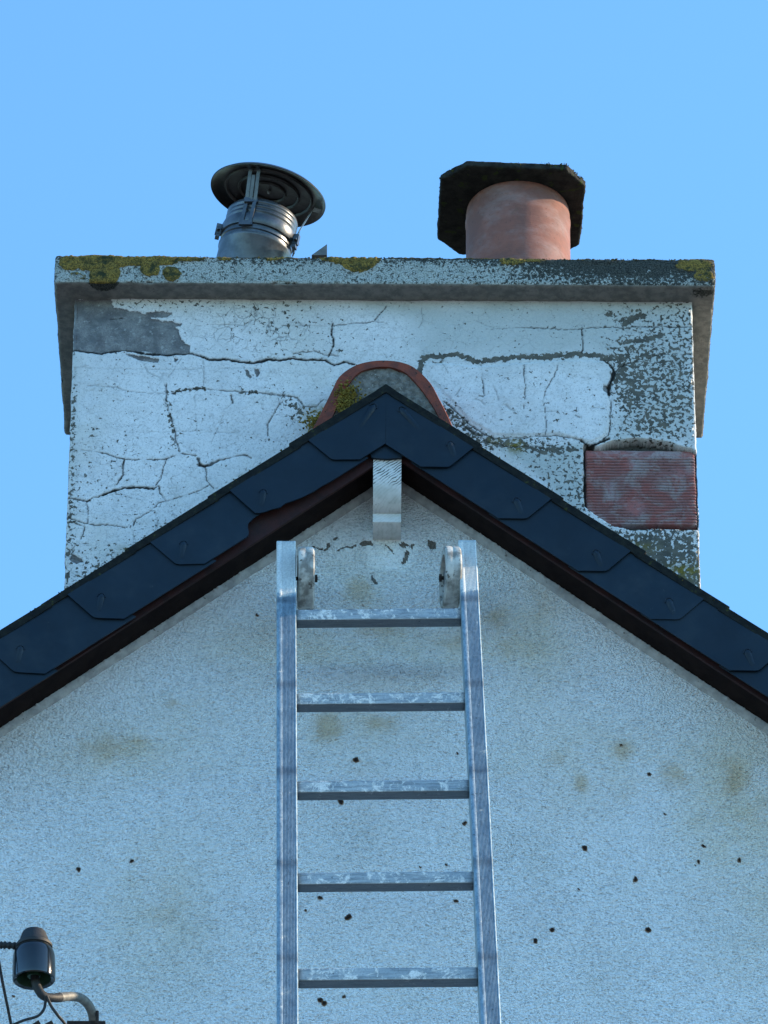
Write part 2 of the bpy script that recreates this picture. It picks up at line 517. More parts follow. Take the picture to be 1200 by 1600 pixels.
M_COVER = m_plain('soot dark stone', (.012, .012, .011), (.028, .028, .023), 50, .9, .2, .004, 160, specks=((.03, .042, .012), 45, .6))
M_BLACK = m_plain('black enamelled steel', (.05, .057, .064), (.10, .108, .118), 25, .33, .5, .0004, 200, .55)
M_DISC = m_plain('sooty metal disc', (.014, .013, .013), (.032, .028, .026), 35, .34, .5, .0005, 120, .6, specks=((.07, .045, .028), 30, .64))
M_STEEL = m_plain('galvanised steel', (.20, .20, .20), (.34, .34, .33), 60, .4, .5, .0005, 300, .9)
M_RUST = m_plain('rusty bolt steel', (.045, .03, .022), (.02, .017, .016), 150, .8, .3)
M_CERAM = m_plain('glazed dark ceramic', (.006, .009, .013), (.010, .014, .018), 20, .10, .6, .0001, 40)
M_CERIN = m_plain('green stained ceramic', (.02, .06, .03), (.01, .03, .015), 60, .5, .4)
M_RUBBER = m_plain('black rubber', (.010, .011, .012), (.02, .021, .022), 40, .6, .4)
M_PIPE = m_plain('greyed zinc pipe', (.13, .13, .12), (.22, .22, .2), 50, .6, .4, .0006, 200, .3)
M_GROUND = m_plain('pale gravel yard', (.17, .18, .17), (.25, .25, .23), 1.5, .95, .1, .02, 20)
def m_wood():
    m = Mat('crackled white painted wood', .75, spec=.3)
    rel = m.attr('grain')
    v = m.pos((1, 1, 1), (0, math.radians(38), 0))
    wv = m.t.nodes.new('ShaderNodeTexWave'); wv.wave_type = 'BANDS'; wv.bands_direction = 'Z'
    wv.inputs['Scale'].default_value = 62; wv.inputs['Distortion'].default_value = 5.0
    wv.inputs['Detail'].default_value = 3; wv.inputs['Detail Scale'].default_value = 1.3
    m.L(v, wv.inputs['Vector'])
    g = m.math('MULTIPLY', m.ramp(wv.outputs['Fac'], .36, .12), rel)
    col = m.mix(m.ramp(m.noise(30, 3), .4, .7), (.62, .63, .62), (.48, .5, .48))
    col = m.mix(m.math('MULTIPLY', g, m.ramp(m.noise(60, 3), .3, .6)), col, (.08, .085, .08))
    col = m.mix(m.ramp(m.noise(90, 4, .7), .66, .72, 0, .7), col, (.14, .14, .13))
    m.color(col); m.bump(m.math('MULTIPLY', g, -1), .0015, .8)
    return m.m
M_WOOD = m_wood()
M_RAIL = m_metal('scuffed aluminium rail', (.25, .34, .39), (.36, .46, .51), (.60, .63, .62), .0, (1, 1, .15))
M_RUNG = m_metal('paint splashed aluminium rung', (.30, .32, .33), (.44, .46, .47), (.74, .75, .74), .02, (.3, 1, 1))
M_WHEEL = m_plain('chalky wheel tyre', (.20, .195, .18), (.50, .50, .47), 45, .85, .2, .001, 200, specks=((.10, .09, .08), 60, .6))

# ================================================================== GROUND
g = [(-600, -600), (600, -600), (600, 600), (-600, 600)]
bm = bmesh.new(); bm.faces.new([bm.verts.new((x, y, 0)) for x, y in g])
go = bm_obj('ground', bm, M_GROUND, None); go['kind'] = 'structure'

# ================================================================== HOUSE
YC, YB, YW, YCAP = 0.0, -.115, -.020, -.128          # chimney face, bargeboard, gable wall, verge caps
apx = P(603, 603, YCAP)
pl, pr = P(0, 997, YCAP), P(1200, 986, YCAP)
PHI = math.atan((apx.z - (pl.z + pr.z) / 2) / ((pr.x - pl.x) / 2))
AX, AZ = apx.x, apx.z
cp, sp_ = math.cos(PHI), math.sin(PHI)
HALF = 3.6                                          # half width of the roof in plan
ULEN = HALF / cp
def sl_pt(s, u, v):
    """point of the gable plane: u down the slope from the apex, v square to it, downwards"""
    return (AX + s * (u * cp - v * sp_), AZ - u * sp_ - v * cp)
def apex_z(v): return AZ - v / cp
print('pitch', math.degrees(PHI), 'apex', AX, AZ)

house = thing('house', 'white rendered house gable with a dark verge and a wide cracked chimney above', 'house', (0, 0, 0))

# --- gable wall
V_FACE0, V_FACE1, V_BR = .014, {-1: .112, 1: .1035}, .118          # cap face top, cap face bottom, brown board bottom
V_SOF = {-1: .112, 1: .099}
def wall_top(x): return apex_z(np.where(np.asarray(x) < AX, V_SOF[-1], V_SOF[1]) + .002) - np.abs(x - AX) * math.tan(PHI)
xs = np.concatenate([np.linspace(-3.3, -.9, 30)[:-1], np.arange(-.9, .9, .003), np.linspace(.9, 3.3, 30)])
zvis = P(600, 1640, YW).z
ts_top = np.arange(0, 1.22, .003)
def build_wall():
    X = xs[:, None]
    top = wall_top(xs)[:, None]
    # rows measured down from the roof line, then a coarse run to the ground
    zb = zvis
    nr = 400
    t = np.linspace(0, 1, nr)[None, :]
    zlow = np.minimum(zb, top - .2)
    Z = top + (zlow - top) * t
    Z = np.concatenate([Z, zlow + (0 - zlow) * np.linspace(0, 1, 12)[None, 1:]], 1)
    Xg = np.repeat(X, Z.shape[1], 1)
    co = np.stack([Xg, np.full_like(Xg, YW), Z], -1).reshape(-1, 3)
    nx, nz = Z.shape
    i = np.arange(nx * nz).reshape(nx, nz)
    q = np.stack([i[:-1, :-1], i[:-1, 1:], i[1:, 1:], i[1:, :-1]], -1).reshape(-1, 4)
    pos = co[:, [0, 2]]
    wq = pos + .004 * np.stack([fbm(co, 60, 2), fbm(co + 9, 60, 2)], 1) + .0018 * np.stack([perlin(co * 230), perlin(co * 230 + 9)], 1)
    A = {}
    # soft brown stains: px, py, rx, rz(px), strength
    st = np.zeros(len(co))
    for a in [(170,1168,60,24,.8),(215,1160,25,12,.7),(268,1100,14,10,.6),(290,1200,30,30,.3),(513,1138,28,30,.9),(592,1130,40,18,.7),
              (560,1190,40,25,.35),(775,968,30,22,.8),(800,1010,50,50,.45),(908,1222,16,18,.8),(972,1172,24,18,.8),(1052,1208,30,26,.75),
              (1150,1212,26,38,.8),(1180,1270,40,40,.4),(870,1185,26,20,.4),(975,1235,60,40,.35),(245,1400,60,80,.38),(215,1480,50,60,.3),(560,925,36,26,.75),
              (600,985,70,14,.6),(700,1000,60,20,.55),(490,1010,40,30,.4),(120,1180,60,30,.4),(1100,1180,60,24,.35),(660,1100,60,30,.3),
              (840,960,40,60,.4),(900,1040,40,60,.3),(1110,1390,60,50,.25),(350,1130,60,60,.15)]:
        p = P(a[0], a[1], YW); rx = a[2] * .00117; rz = a[3] * .00117 / .83
        st = np.maximum(st, a[4] * np.exp(-(((pos[:,0] - p.x) / rx) ** 2 + ((pos[:,1] - p.z) / rz) ** 2)))
    A['stain'] = st
    wa = np.zeros(len(co))
    for a in [(430,1010,120,60,.5),(620,1010,200,60,.55),(820,1000,70,90,.65),(900,1190,110,70,.45),(1150,1250,90,130,.8),(1060,1180,80,50,.5),(170,1175,120,50,.6),(280,1150,80,70,.4),(245,1420,90,120,.45),(560,920,90,60,.5),(560,1140,120,40,.45),(1190,1400,80,120,.4),(730,930,60,40,.4)]:
        p = P(a[0], a[1], YW); rx = a[2] * .00117; rz = a[3] * .00117 / .83
        wa = np.maximum(wa, a[4] * np.exp(-(((pos[:,0] - p.x) / rx) ** 2 + ((pos[:,1] - p.z) / rz) ** 2)))
    A['warm'] = wa
    ru = np.zeros(len(co))
    for a in [(913,1326,5.5),(993,1374,5),(1092,1346,4),(1098,1322,3.5),(1155,1344,4.5),(863,1453,5),(836,1471,4),(1012,1453,5.5),(1014,1209,3.5),
              (971,1163,3),(1084,1352,2.5),(556,1189,5),(533,1254,5),(727,1287,4),(545,1432,6),(541,1434,4),(500,1404,4),(500,1563,5),(506,1568,5),(713,1408,4),(656,1355,2.5),
              (697,1352,3),(123,1358,4.5),(207,1346,4),(477,1423,2.5),(537,1558,3),(905,1390,2),(1040,1272,2),(715,1177,2.5),(20,1557,3),(402,962,3)]:
        p = P(a[0], a[1], YW)
        d = np.hypot((wq[:,0] - p.x), (wq[:,1] - p.z) * .85) / (a[2] * .00117 * .72)
        ru = np.maximum(ru, np.clip(1.45 - d, 0, 1))
    A['rust'] = ru
    ch = np.zeros(len(co))
    for pl_ in [[(560,850),(568,843),(580,845),(582,851),(566,853)], [(667,841),(676,846),(683,846),(681,855),(673,858),(668,852)],
                [(634,858),(640,861),(637,875),(630,882),(627,879),(631,868)], [(580,898),(588,906),(592,911),(586,912),(580,905)],
                [(510,848),(515,847),(515,856),(510,857)], [(618,847),(630,850),(636,856),(628,855)], [(640,851),(648,849),(645,857)], [(516,842),(528,838),(524,845)]]:
        d = poly_sdf(wq, XZ(pl_, YW))
        ch = np.maximum(ch, sstep(.0012, -.0012, d))
    for ln, w in [([(488,854),(500,857),(508,860),(514,852)], 1.8), ([(528,861),(540,855),(550,855),(557,850)], 1.8), ([(600,850),(612,860),(617,869)], 1.0),
                  ([(628,848),(637,852)], 2)]:
        d = seg_dist(wq, XZ(ln, YW)); ch = np.maximum(ch, sstep(w * .0014, w * .0008, d))
    A['chip'] = ch
    down = (wall_top(co[:,0]) - co[:,2])
    gr = .55 * sstep(.22, .0, down + .05 * fbm(co, 8, 3)) + .45 * sstep(.30, .0, np.hypot(co[:,0] - AX, co[:,2] - apex_z(V_BR) + .05))  # wall colour darkens towards the roof line, with dirt about the apex
    for a in [(560,1310,40,40,.8),(820,1330,60,40,.9),(850,1400,50,60,.7),(680,1420,60,50,.5),(100,1150,90,40,.5),(960,1520,90,60,.5),(300,1500,90,60,.4),(100,1230,60,50,.4),(620,1050,120,14,1.1),(1000,1400,200,90,.3)]:
        p = P(a[0], a[1], YW)
        gr = np.maximum(gr, a[4] * np.exp(-(((pos[:,0] - p.x) / (a[2] * .0012)) ** 2 + ((pos[:,1] - p.z) / (a[3] * .0014)) ** 2)))
    A['grime_tone'] = np.clip(.7 * gr + .2 * fbm(co, 5, 3), 0, 1)
    sm = .6 * sstep(.016, 0, poly_sdf(pos, XZ([(572,835),(640,830),(650,850),(632,885),(585,885)], YW)))
    sm = np.maximum(sm, sstep(.16, .02, down) * .55)
    A['smooth'] = np.clip(sm, 0, 1)
    vis = sstep(1.2, .8, np.abs(co[:,0]))
    # trowelled render: real relief
    rel = .0022 * fbm(co, 7, 2) + .0013 * perlin(co * np.array([95, 95, 125])) * (1 - .8 * A['smooth'])
    co[:,1] -= (rel - .003 * ch + .002 * (ru > .5)) * vis
    me = np_mesh('gable_wall', co, q, A)
    return finish('gable_wall', me, M_WALL, house, smooth=True)
build_wall()
# other walls of the house
bm = bmesh.new()
zt = float(wall_top(np.array([3.3]))[0]) - .03
pts = [(-3.3, 0), (3.3, 0), (3.3, zt), (AX, float(wall_top(np.array([AX - .01]))[0]) - .03), (-3.3, zt)]
add_prism(bm, pts, YW + .012, 7.0)
ow = bm_obj('wall', bm, m_plain('house side render', (.55, .55, .53), (.62, .62, .6), 5), house)

# --- roof slopes
def roof(s):
    bm = bmesh.new()
    a = .0
    poly = [sl_pt(s, 0, 0), sl_pt(s, ULEN, 0), sl_pt(s, ULEN, .05), (AX, apex_z(.05))]
    poly[0] = (AX, AZ)
    poly = [(p[0], p[1] - .004) for p in poly]
    add_prism(bm, poly, YCAP + .012, 7.1)
    # a bead of tile edges sitting on the verge, each tile lapping the next
    n = int(ULEN / .187) + 1
    rr = random.Random(5 if s > 0 else 6)
    for k in range(n):
        u0 = .02 + (k - 1) * .187 if k else -.001; u1 = min(u0 + .2, ULEN) if k else .022
        off = rr.uniform(-.0015, .003)
        pp = [sl_pt(s, u0, .010), sl_pt(s, u1, .004), sl_pt(s, u1, -.003 - off), sl_pt(s, u0, .002)]
        pp = [sl_pt(s, u0, .0135), sl_pt(s, u1, .0115), sl_pt(s, u1, -.003 - off), sl_pt(s, u0, .000)]
        if k == 0: pp = [(AX, apex_z(.0135)), sl_pt(s, u1, .0125), sl_pt(s, u1, -.001), (AX, apex_z(-.001))]
        add_prism(bm, pp, YCAP - .0045 - (k % 2) * .0005, .10 + k * .0001)
    return bm_obj('roof_slope', bm, M_TILE, house, bevel=.0015, seg=1)
roofs = {s: roof(s) for s in (-1, 1)}

# --- bargeboards, soffits
for s in (-1, 1):
    bm = bmesh.new()
    vb = .1190 if s < 0 else .1058
    poly = [(AX, apex_z(.02)), sl_pt(s, ULEN, .02), sl_pt(s, ULEN, vb), (AX, apex_z(vb))]
    add_prism(bm, poly, YB, YB + .006)
    bm_obj('bargeboard', bm, M_BROWN, house)
    bm = bmesh.new()
    v0 = V_SOF[s] - .006
    poly = [(AX, apex_z(v0 - .012)), sl_pt(s, ULEN, v0 - .012), sl_pt(s, ULEN, v0), (AX, apex_z(v0))]
    add_prism(bm, poly, YB + .0062, YW + .010)
    bm_obj('soffit', bm, M_SOFFIT, house)

# --- plaster bead under the soffit, ragged at its upper edge
def bead(s):
    nu, na = 560, 14
    U = np.linspace(0, 1.35, nu)
    co = []
    prof = []
    for a in range(na):
        t = a / (na - 1) * math.pi / 2 * 1.15
        prof.append((-.013 * math.cos(t) , .001 + .013 * math.sin(t)))     # (y offset from the wall, v below soffit)
    prof = np.array(prof)
    v0 = V_SOF[s] - .006
    uu = np.repeat(U, na); pa = np.tile(prof, (nu, 1))
    p3 = np.stack([uu, pa[:,0], pa[:,1] + s], 1)
    wob = .0035 * fbm(p3, 45, 3) + .003 * fbm(p3, 9, 2)
    rag = np.where(np.tile(np.arange(na), nu) < 3, 1, 0) * .007 * np.maximum(0, fbm(p3 * np.array([1, .1, .1]), 160, 3))
    yy = YW + .003 + pa[:,0] * (1 + wob * 25) - rag
    vv = v0 + pa[:,1] * (1 + wob * 25)
    ue = np.maximum(uu, vv * math.tan(PHI))        # mitre at the apex
    x = AX + s * (ue * cp - vv * sp_); z = AZ - ue * sp_ - vv * cp
    co = np.stack([x, yy, z], 1)
    i = np.arange(nu * na).reshape(nu, na)
    q = np.stack([i[:-1, :-1], i[1:, :-1], i[1:, 1:], i[:-1, 1:]], -1).reshape(-1, 4)
    if s > 0: q = q[:, ::-1]
    # long plain run to the eaves
    me = np_mesh('wall_moulding', co, q)
    return finish('wall_moulding', me, M_MOULD, house, smooth=True)
bead(-1); bead(1)

# --- verge caps: one every .187 m, the upper one lapping over the lower
def uv_of(s, px, py):
    p = P(px, py, YCAP)
    dx, dz = (p.x - AX) * s, AZ - p.z
    return dx * cp + dz * sp_, -dx * sp_ + dz * cp
def cap(s, u0, u1, k, first=False, chip=None, tuck=.070):
    bm = bmesh.new()
    V0, V1 = V_FACE0 - .003, V_FACE1[s]
    if s < 0: V1 = min(.135, max(.102, .108 + .036 * ((u0 + u1) / 2 - .47)))
    # lower end: cut back along a diagonal to the bottom corner
    if s < 0: d1, d2, d3 = .0, .0, .0
    k2 = V1 / .112
    end = [(u1, V0), (u1 - .0065, .072 * k2), (u1 - .0080, .078 * k2), (u1 - .0125, .083 * k2), (u1 - .048, V1)]
    bot = []
    if first: start = [(V1 * math.tan(PHI), V1), (V0 * math.tan(PHI), V0)]
    else: start = [(u0 - tuck, V1), (u0 - .022, V0)]
    outline = chip if chip else end + bot + start
    # front plate with the tilt that lets units overlap; curled back at the top
    rj = random.Random(k * 7 + (3 if s > 0 else 40))
    jy, jv = rj.uniform(-.0012, .0008), rj.uniform(-.0012, .0012)
    outline = [(u + (v - .05) * jv * 8, v) for u, v in outline]
    def yoff(u): return YCAP - .0045 * (u - u0) / .187 - .001 + jy
    fr = [bm.verts.new((sl_pt(s, u, v)[0], yoff(u), sl_pt(s, u, v)[1])) for u, v in outline]
    bk = [bm.verts.new((sl_pt(s, u, v)[0], yoff(u) + .0028, sl_pt(s, u, v)[1])) for u, v in outline]
    fa = [bm.faces.new(fr), bm.faces.new(bk[::-1])]
    n = len(outline)
    for i in range(n): bm.faces.new((fr[i], bk[i], bk[(i + 1) % n], fr[(i + 1) % n]))
    # top flange going back over the roof
    ua, ub = (V0 * math.tan(PHI) if first else u0 - .022), u1
    prof = [(0.0, V0 + .0005), (.06, V0 + .0005)]
    rng_ = [[bm.verts.new((sl_pt(s, u, v)[0], yoff(u) + y, sl_pt(s, u, v)[1])) for y, v in prof] for u in (ua, ub)]
    bm.faces.new((rng_[0][0], rng_[1][0], rng_[1][1], rng_[0][1]))
    # moulded clip hoods: an arched lip over a shallow tapering scoop
    if first: clips = [((573, 652), .062, .50)] if s < 0 else [((640, 656), .062, -.62), ((706, 705), .034, -.25)]
    else: clips = [(None, .036, .12 if s < 0 else -.30)]
    for pxy, ln, lean in clips:
        if pxy: cu, cv = uv_of(s, *pxy)
        else: cu, cv = u1 - .036, .060
        c = sl_pt(s, cu, cv); wd = .0066
        cl_, sl_ = math.cos(lean), math.sin(lean)
        NT, NL = 18, 10
        grid = []
        for j in range(NL + 1):
            tl_ = j / NL                                   # 0 top, 1 tail
            row = []
            for i in range(NT + 1):
                q_ = -1 + 2 * i / NT
                w2 = wd * (1 - .35 * tl_) * math.sqrt(max(0, 1 - (1 - min(1, tl_ * 4)) ** 2)) + .0001
                lx_, lz_ = q_ * w2, ln / 2 - tl_ * ln
                hh = .0042 * (1 - q_ * q_) * (1 - tl_) ** .8 * min(1, tl_ * 6) 
                wx, wz = lx_ * cl_ + lz_ * sl_, -lx_ * sl_ + lz_ * cl_
                row.append(bm.verts.new((c[0] + wx, yoff(cu) - .0004 - hh, c[1] + wz)))
            grid.append(row)
        for j in range(NL):
            for i in range(NT): bm.faces.new((grid[j][i], grid[j][i + 1], grid[j + 1][i + 1], grid[j + 1][i]))
        arc = []
        for i in range(13):
            t = math.pi * i / 12
            lx_, lz_ = math.cos(t) * wd * 1.08, ln / 2 - wd * 1.1 + math.sin(t) * wd * 1.2
            arc.append((c[0] + lx_ * cl_ + lz_ * sl_, yoff(cu) - .0003, c[1] - lx_ * sl_ + lz_ * cl_))
        add_tube(bm, arc, .0011, 6)
    o = bm_obj('verge_cap', bm, M_CAP, roofs[s], smooth=True)
    return o
us_l = [uv_of(-1, x, y)[0] for x, y in ((483,692),(363,773),(242,857),(118,945),(0,1036))]
us_r = [uv_of(1, x, y)[0] for x, y in ((740,702),(864,779),(986,863),(1100,938))]
print('cap ends', [round(x, 3) for x in us_l], [round(x, 3) for x in us_r])
def run_caps(s, us):
    step = (us[-1] - us[0]) / (len(us) - 1)
    while us[-1] < 1.3: us.append(us[-1] + step)
    prev = 0
    for k, u in enumerate(us):
        chip = None
        if s < 0 and k == 1:      # its lower corner is broken away
            chip = [(u, .011), (u - .003, .05), (.3625, .078), (.3560, .0835), (.3458, .0875), (.3330, .0905), (.3191, .0960), (.3067, .0945), (.2900, .0990), (.2764, .1020), (.2500, .1050), (.2302, .1045), (.2100, .1060), (.1250, .1062), (.1666, .011)]
        if s < 0 and k == 2:      # and the top of the next one too
            chip = [(u, .011), (u - .0065, .072), (u - .008, .078), (u - .0125, .083), (u - .048, .1085),
                    (.4040, .1080), (.3990, .1060), (.3949, .1010), (.3900, .0920), (.3840, .0860), (.3700, .0825), (.3500, .0815), (.3460, .011)]
        o = cap(s, prev, u, k, first=(k == 0), chip=chip)
        if s < 0 and k == 1: o['label'] = 'verge cap with its lower corner broken away'
        if chip: pass
        prev = u
run_caps(-1, us_l); run_caps(1, us_r)
# little closing piece under the apex joint
bm = bmesh.new()
tri = [P(605, 690, YCAP), P(578, 706, YCAP), P(581, 713, YCAP), P(604, 715, YCAP), P(627, 713, YCAP), P(631, 706, YCAP)]
add_prism(bm, [(p.x, p.z) for p in tri], YCAP + .0035, YCAP + .009)
bm_obj('apex_plate', bm, M_CAP, house, bevel=.0008)

# --- ridge bracket
bm = bmesh.new()
bl, br_ = P(583, 760, -.10).x, P(627, 760, -.10).x
ztop = P(604, 700, -.118).z
z1 = P(604, 803, -.070).z; z2 = P(604, 818, -.070).z; z0 = z1 + .055
prof = [(-.018, ztop), (-.118, ztop)]
for k in range(10): prof.append((-.118, ztop + (z0 - ztop) * (k + 1) / 10))
for k in range(1, 15):
    t = k / 14 * math.pi / 2
    prof.append((-.118 + .048 * (1 - math.cos(t)), z0 - .055 * math.sin(t)))
prof += [(-.072, z1 - .0005), (-.0725, z2 + .002), (-.070, z2), (-.018, z2 - .001)]
rings = []
NX = 8
for i in range(NX + 1):
    x = bl + (br_ - bl) * i / NX
    rings.append([bm.verts.new((x, y, z)) for y, z in prof])
for a, b in zip(rings[:-1], rings[1:]):
    for k in range(len(prof)): bm.faces.new((a[k], a[(k + 1) % len(prof)], b[(k + 1) % len(prof)], b[k]))
bm.faces.new(rings[0]); bm.faces.new(rings[-1])
bk = bm_obj('ridge_bracket', bm, M_WOOD, house, smooth=True)
at = bk.data.attributes.new('grain', 'FLOAT', 'POINT')
at.data.foreach_set('value', [1.0 if v.co.z > z0 - .02 else .12 for v in bk.data.vertices])

# --- ridge tile in front of the chimney
YR = -.075
def arch(pts, Y): return [(P(x, y, Y).x, P(x, y, Y).z) for x, y in pts]
outer = [(478,692),(489,668),(501,644),(518,610),(530,587),(552,571),(578,563.5),(604,562),(628,565),(649,574),(672,596),(686,621),(698,644),(709,668),(722,692)]
inner = [(500,692),(513,664),(526,637),(541,606),(557,585),(573,577),(589,573.5),(604,573),(618,575.5),(636,584),(655,604),(671,626),(682,644),(693,668),(705,692)]
oc = catmull([(x, 0, z) for x, z in arch(outer, YR)], 4); ic = catmull([(x, 0, z) for x, z in arch(inner, YR)], 4)
bm = bmesh.new()
ringsA = []
for Y, k in ((YR, 0), (YR + .004, 1), (.03, 1)):
    s_ = .002 if k == 0 else 0
    ringsA.append(([bm.verts.new((p.x * (1 - s_ * 6), Y, p.z - s_)) for p in oc], [bm.verts.new((p.x, Y, p.z)) for p in ic]))
n = len(oc)
for (o0, i0), (o1, i1) in zip(ringsA[:-1], ringsA[1:]):
    for k in range(n - 1):
        bm.faces.new((o0[k], o0[k + 1], o1[k + 1], o1[k])); bm.faces.new((i0[k], i1[k], i1[k + 1], i0[k + 1]))
o0, i0 = ringsA[0]
for k in range(n - 1): bm.faces.new((o0[k], i0[k], i0[k + 1], o0[k + 1]))
rt = bm_obj('ridge_tile', bm, m_plain('old red ridge tile', (.21, .055, .035), (.13, .045, .035), 60, .85, .2, .002, 250, specks=((.03, .025, .02), 110, .62)), house, smooth=True)
# gritty mortar filling, a dense displaced face
lo = (min(p.x for p in ic) + .002, YR + .004, min(p.z for p in ic)); hi = (max(p.x for p in ic), .02, max(p.z for p in ic) + .001)
icx = np.array([p.x for p in ic]); icz = np.array([p.z for p in ic])
nx, nz = 150, 90
X, T = np.meshgrid(np.linspace(icx.min() + .001, icx.max() - .001, nx), np.linspace(0, 1, nz), indexing='ij')
ztop_ = np.interp(X, icx, icz)
Z = lo[2] + (ztop_ - lo[2]) * T
co = np.stack([X, np.full_like(X, YR + .006), Z], -1).reshape(-1, 3)
co[:,1] += .004 * fbm(co, 60, 3) + .0016 * fbm(co, 250, 2)
i = np.arange(nx * nz).reshape(nx, nz)
q = np.stack([i[:-1, :-1], i[1:, :-1], i[1:, 1:], i[:-1, 1:]], -1).reshape(-1, 4)
finish('mortar', np_mesh('mortar', co, q), M_MORTAR, rt, smooth=True)

# ================================================================== CHIMNEY
cl_t, cr_t = P(115, 468, YC), P(1083, 471, YC)
z_sof = (cl_t.z + cr_t.z) / 2
CXL, CXR = (cl_t.x + P(99, 910, YC).x) / 2, (cr_t.x + P(1096, 905, YC).x) / 2
print('chimney x', cl_t.x, P(99, 910, YC).x, cr_t.x, P(1096, 905, YC).x, 'soffit z', z_sof, cl_t.z, cr_t.z)
CD = .43
z_bot = P(99, 960, YC).z - .03
CRACKS = [ # (width px, darkness 0-1, points)
 (3.4,1,[(112,547),(140,550),(157,552),(193,547),(207,548),(227,553),(260,554),(287,553),(298,551),(313,557),(327,562),(350,561),(393,567),(420,561)]),
 (2.6,1,[(420,561),(437,562),(457,559),(477,563),(508,562),(522,570),(539,565),(553,569)]),
 (1.6,.7,[(457,553),(471,549),(494,549),(505,553),(530,556)]),
 (2.2,.9,[(520,505),(518,522),(522,538),(513,556)]), (1.5,.8,[(522,508),(556,505),(584,503),(605,477)]), (1.2,.6,[(584,503),(604,505)]), (.9,.5,[(440,508),(520,509)]),
 (.9,.5,[(659,480),(660,500),(656,512)]),
 (1.3,.8,[(820,512),(887,515),(932,512),(980,512),(1020,510),(1081,511)]), (1.8,.85,[(909,511),(911,540),(908,551)]), (1.2,.7,[(1033,495),(1032,519)]),
 (1.0,.6,[(760,514),(820,512)]), (1.0,.5,[(942,535),(955,548)]),
 (2.6,.9,[(943,563),(953,569),(960,580)]), (5.0,.9,[(960,580),(956,592),(952,606),(951,617)]), (2.0,.8,[(951,617),(955,636),(953,663),(951,679),(935,692)]),
 (2.0,1,[(1028,552),(1081,553)]), (1.4,.8,[(991,564),(1010,560),(1028,554)]), (1.2,.8,[(960,580),(975,568),(991,564)]),
 (1.6,.8,[(820,684),(839,681),(876,681),(908,687),(921,695)]), (3.0,1,[(908,688),(921,696),(935,692),(952,684)]),
 (2.2,.9,[(693,627),(707,637),(723,653),(740,667),(760,680),(773,685),(800,683),(820,684)]), (1.6,.8,[(730,664),(760,690),(793,698),(840,697),(862,706)]),
 (1.4,.7,[(700,640),(716,656),(728,668),(740,678)]),
 (1.6,.7,[(752,570),(753,593),(757,620)]), (1.2,.7,[(818,570),(820,603),(818,640)]), (1.4,.6,[(773,608),(780,627)]), (1.2,.6,[(692,570),(700,583)]),
 (1.2,.7,[(872,563),(871,577),(864,591),(852,612),(849,628),(853,647),(852,679)]), (1.0,.5,[(843,644),(870,645)]), (2.0,.6,[(742,625),(752,628),(757,634)]), (2.6,.5,[(790,633),(797,640),(803,643)]),
 (1.6,.6,[(720,607),(712,618)]), (1.4,.7,[(925,637),(943,640)]), (1.6,.7,[(898,650),(908,653)]), (1.6,.6,[(909,590),(918,596)]),
 (1.2,.6,[(137,602),(183,605),(200,612),(260,615)]), (2.0,.75,[(260,617),(277,611),(293,608),(317,607)]), (1.6,.7,[(317,607),(343,610),(393,613),(437,617),(460,620)]),
 (1.8,.75,[(260,600),(260,633),(270,660),(278,697),(282,708)]), (1.2,.6,[(198,553),(223,567),(233,583),(257,593),(260,617)]), (1.1,.6,[(318,563),(318,603)]), (.9,.5,[(283,560),(260,593)]),
 (2.0,.9,[(157,707),(190,717),(227,718),(260,717),(282,708),(307,712)]), (1.2,.6,[(127,703),(157,707)]), (2.2,.85,[(193,717),(192,743),(182,757)]), (1.8,.8,[(260,718),(250,747),(243,758)]),
 (1.8,.85,[(103,777),(137,783),(160,772)]), (2.8,.85,[(160,772),(193,762),(210,760),(240,763)]), (1.9,.8,[(240,763),(248,758),(250,770),(260,782)]), (1.4,.75,[(137,783),(137,817)]),
 (1.5,.85,[(103,808),(133,818),(207,824)]), (1.6,.8,[(207,824),(213,810),(233,800),(247,787),(260,782),(307,770),(327,758)]),
 (3.4,.7,[(310,717),(313,727),(327,727),(343,718)]), (2.2,.7,[(343,718),(383,710),(393,715)]), (1.5,.75,[(320,730),(323,750),(333,763)]), (1.1,.6,[(207,824),(208,837),(217,848)]), (1.1,.6,[(242,797),(247,817),(246,830)]),
 (1.6,.75,[(117,817),(132,823),(127,840),(110,860)]), (2.0,.6,[(103,867),(120,873),(130,877)]), (1.6,.8,[(440,627),(427,647),(418,663),(418,680)]), (2.4,.8,[(362,618),(363,630)]), (1.0,.5,[(363,630),(350,640),(345,660),(330,690)]),
 (1.0,.45,[(303,617),(307,650),(308,680)]), (.8,.4,[(200,675),(290,674),(390,675)]), (.8,.35,[(110,574),(250,577),(400,575)]),
 (1.7,.7,[(420,617),(465,621),(477,635),(494,635),(508,621)]), (1.5,.6,[(465,621),(474,650)]), (.9,.5,[(375,520),(395,500),(420,510),(430,540)]), (.9,.5,[(340,530),(360,505),(395,500)]),
 (1.0,.6,[(330,507),(380,508),(395,500)]), (1.0,.5,[(400,540),(402,565)]), (1.0,.5,[(1040,840),(1090,835)]), (1.6,.8,[(990,826),(1020,829),(1060,825)]), (1.2,.6,[(1050,885),(1095,875)]),
 (1.4,.7,[(170,497),(200,496)]), (.9,.5,[(740,500),(770,512)]), (1.2,.6,[(600,552),(604,558)]),
]
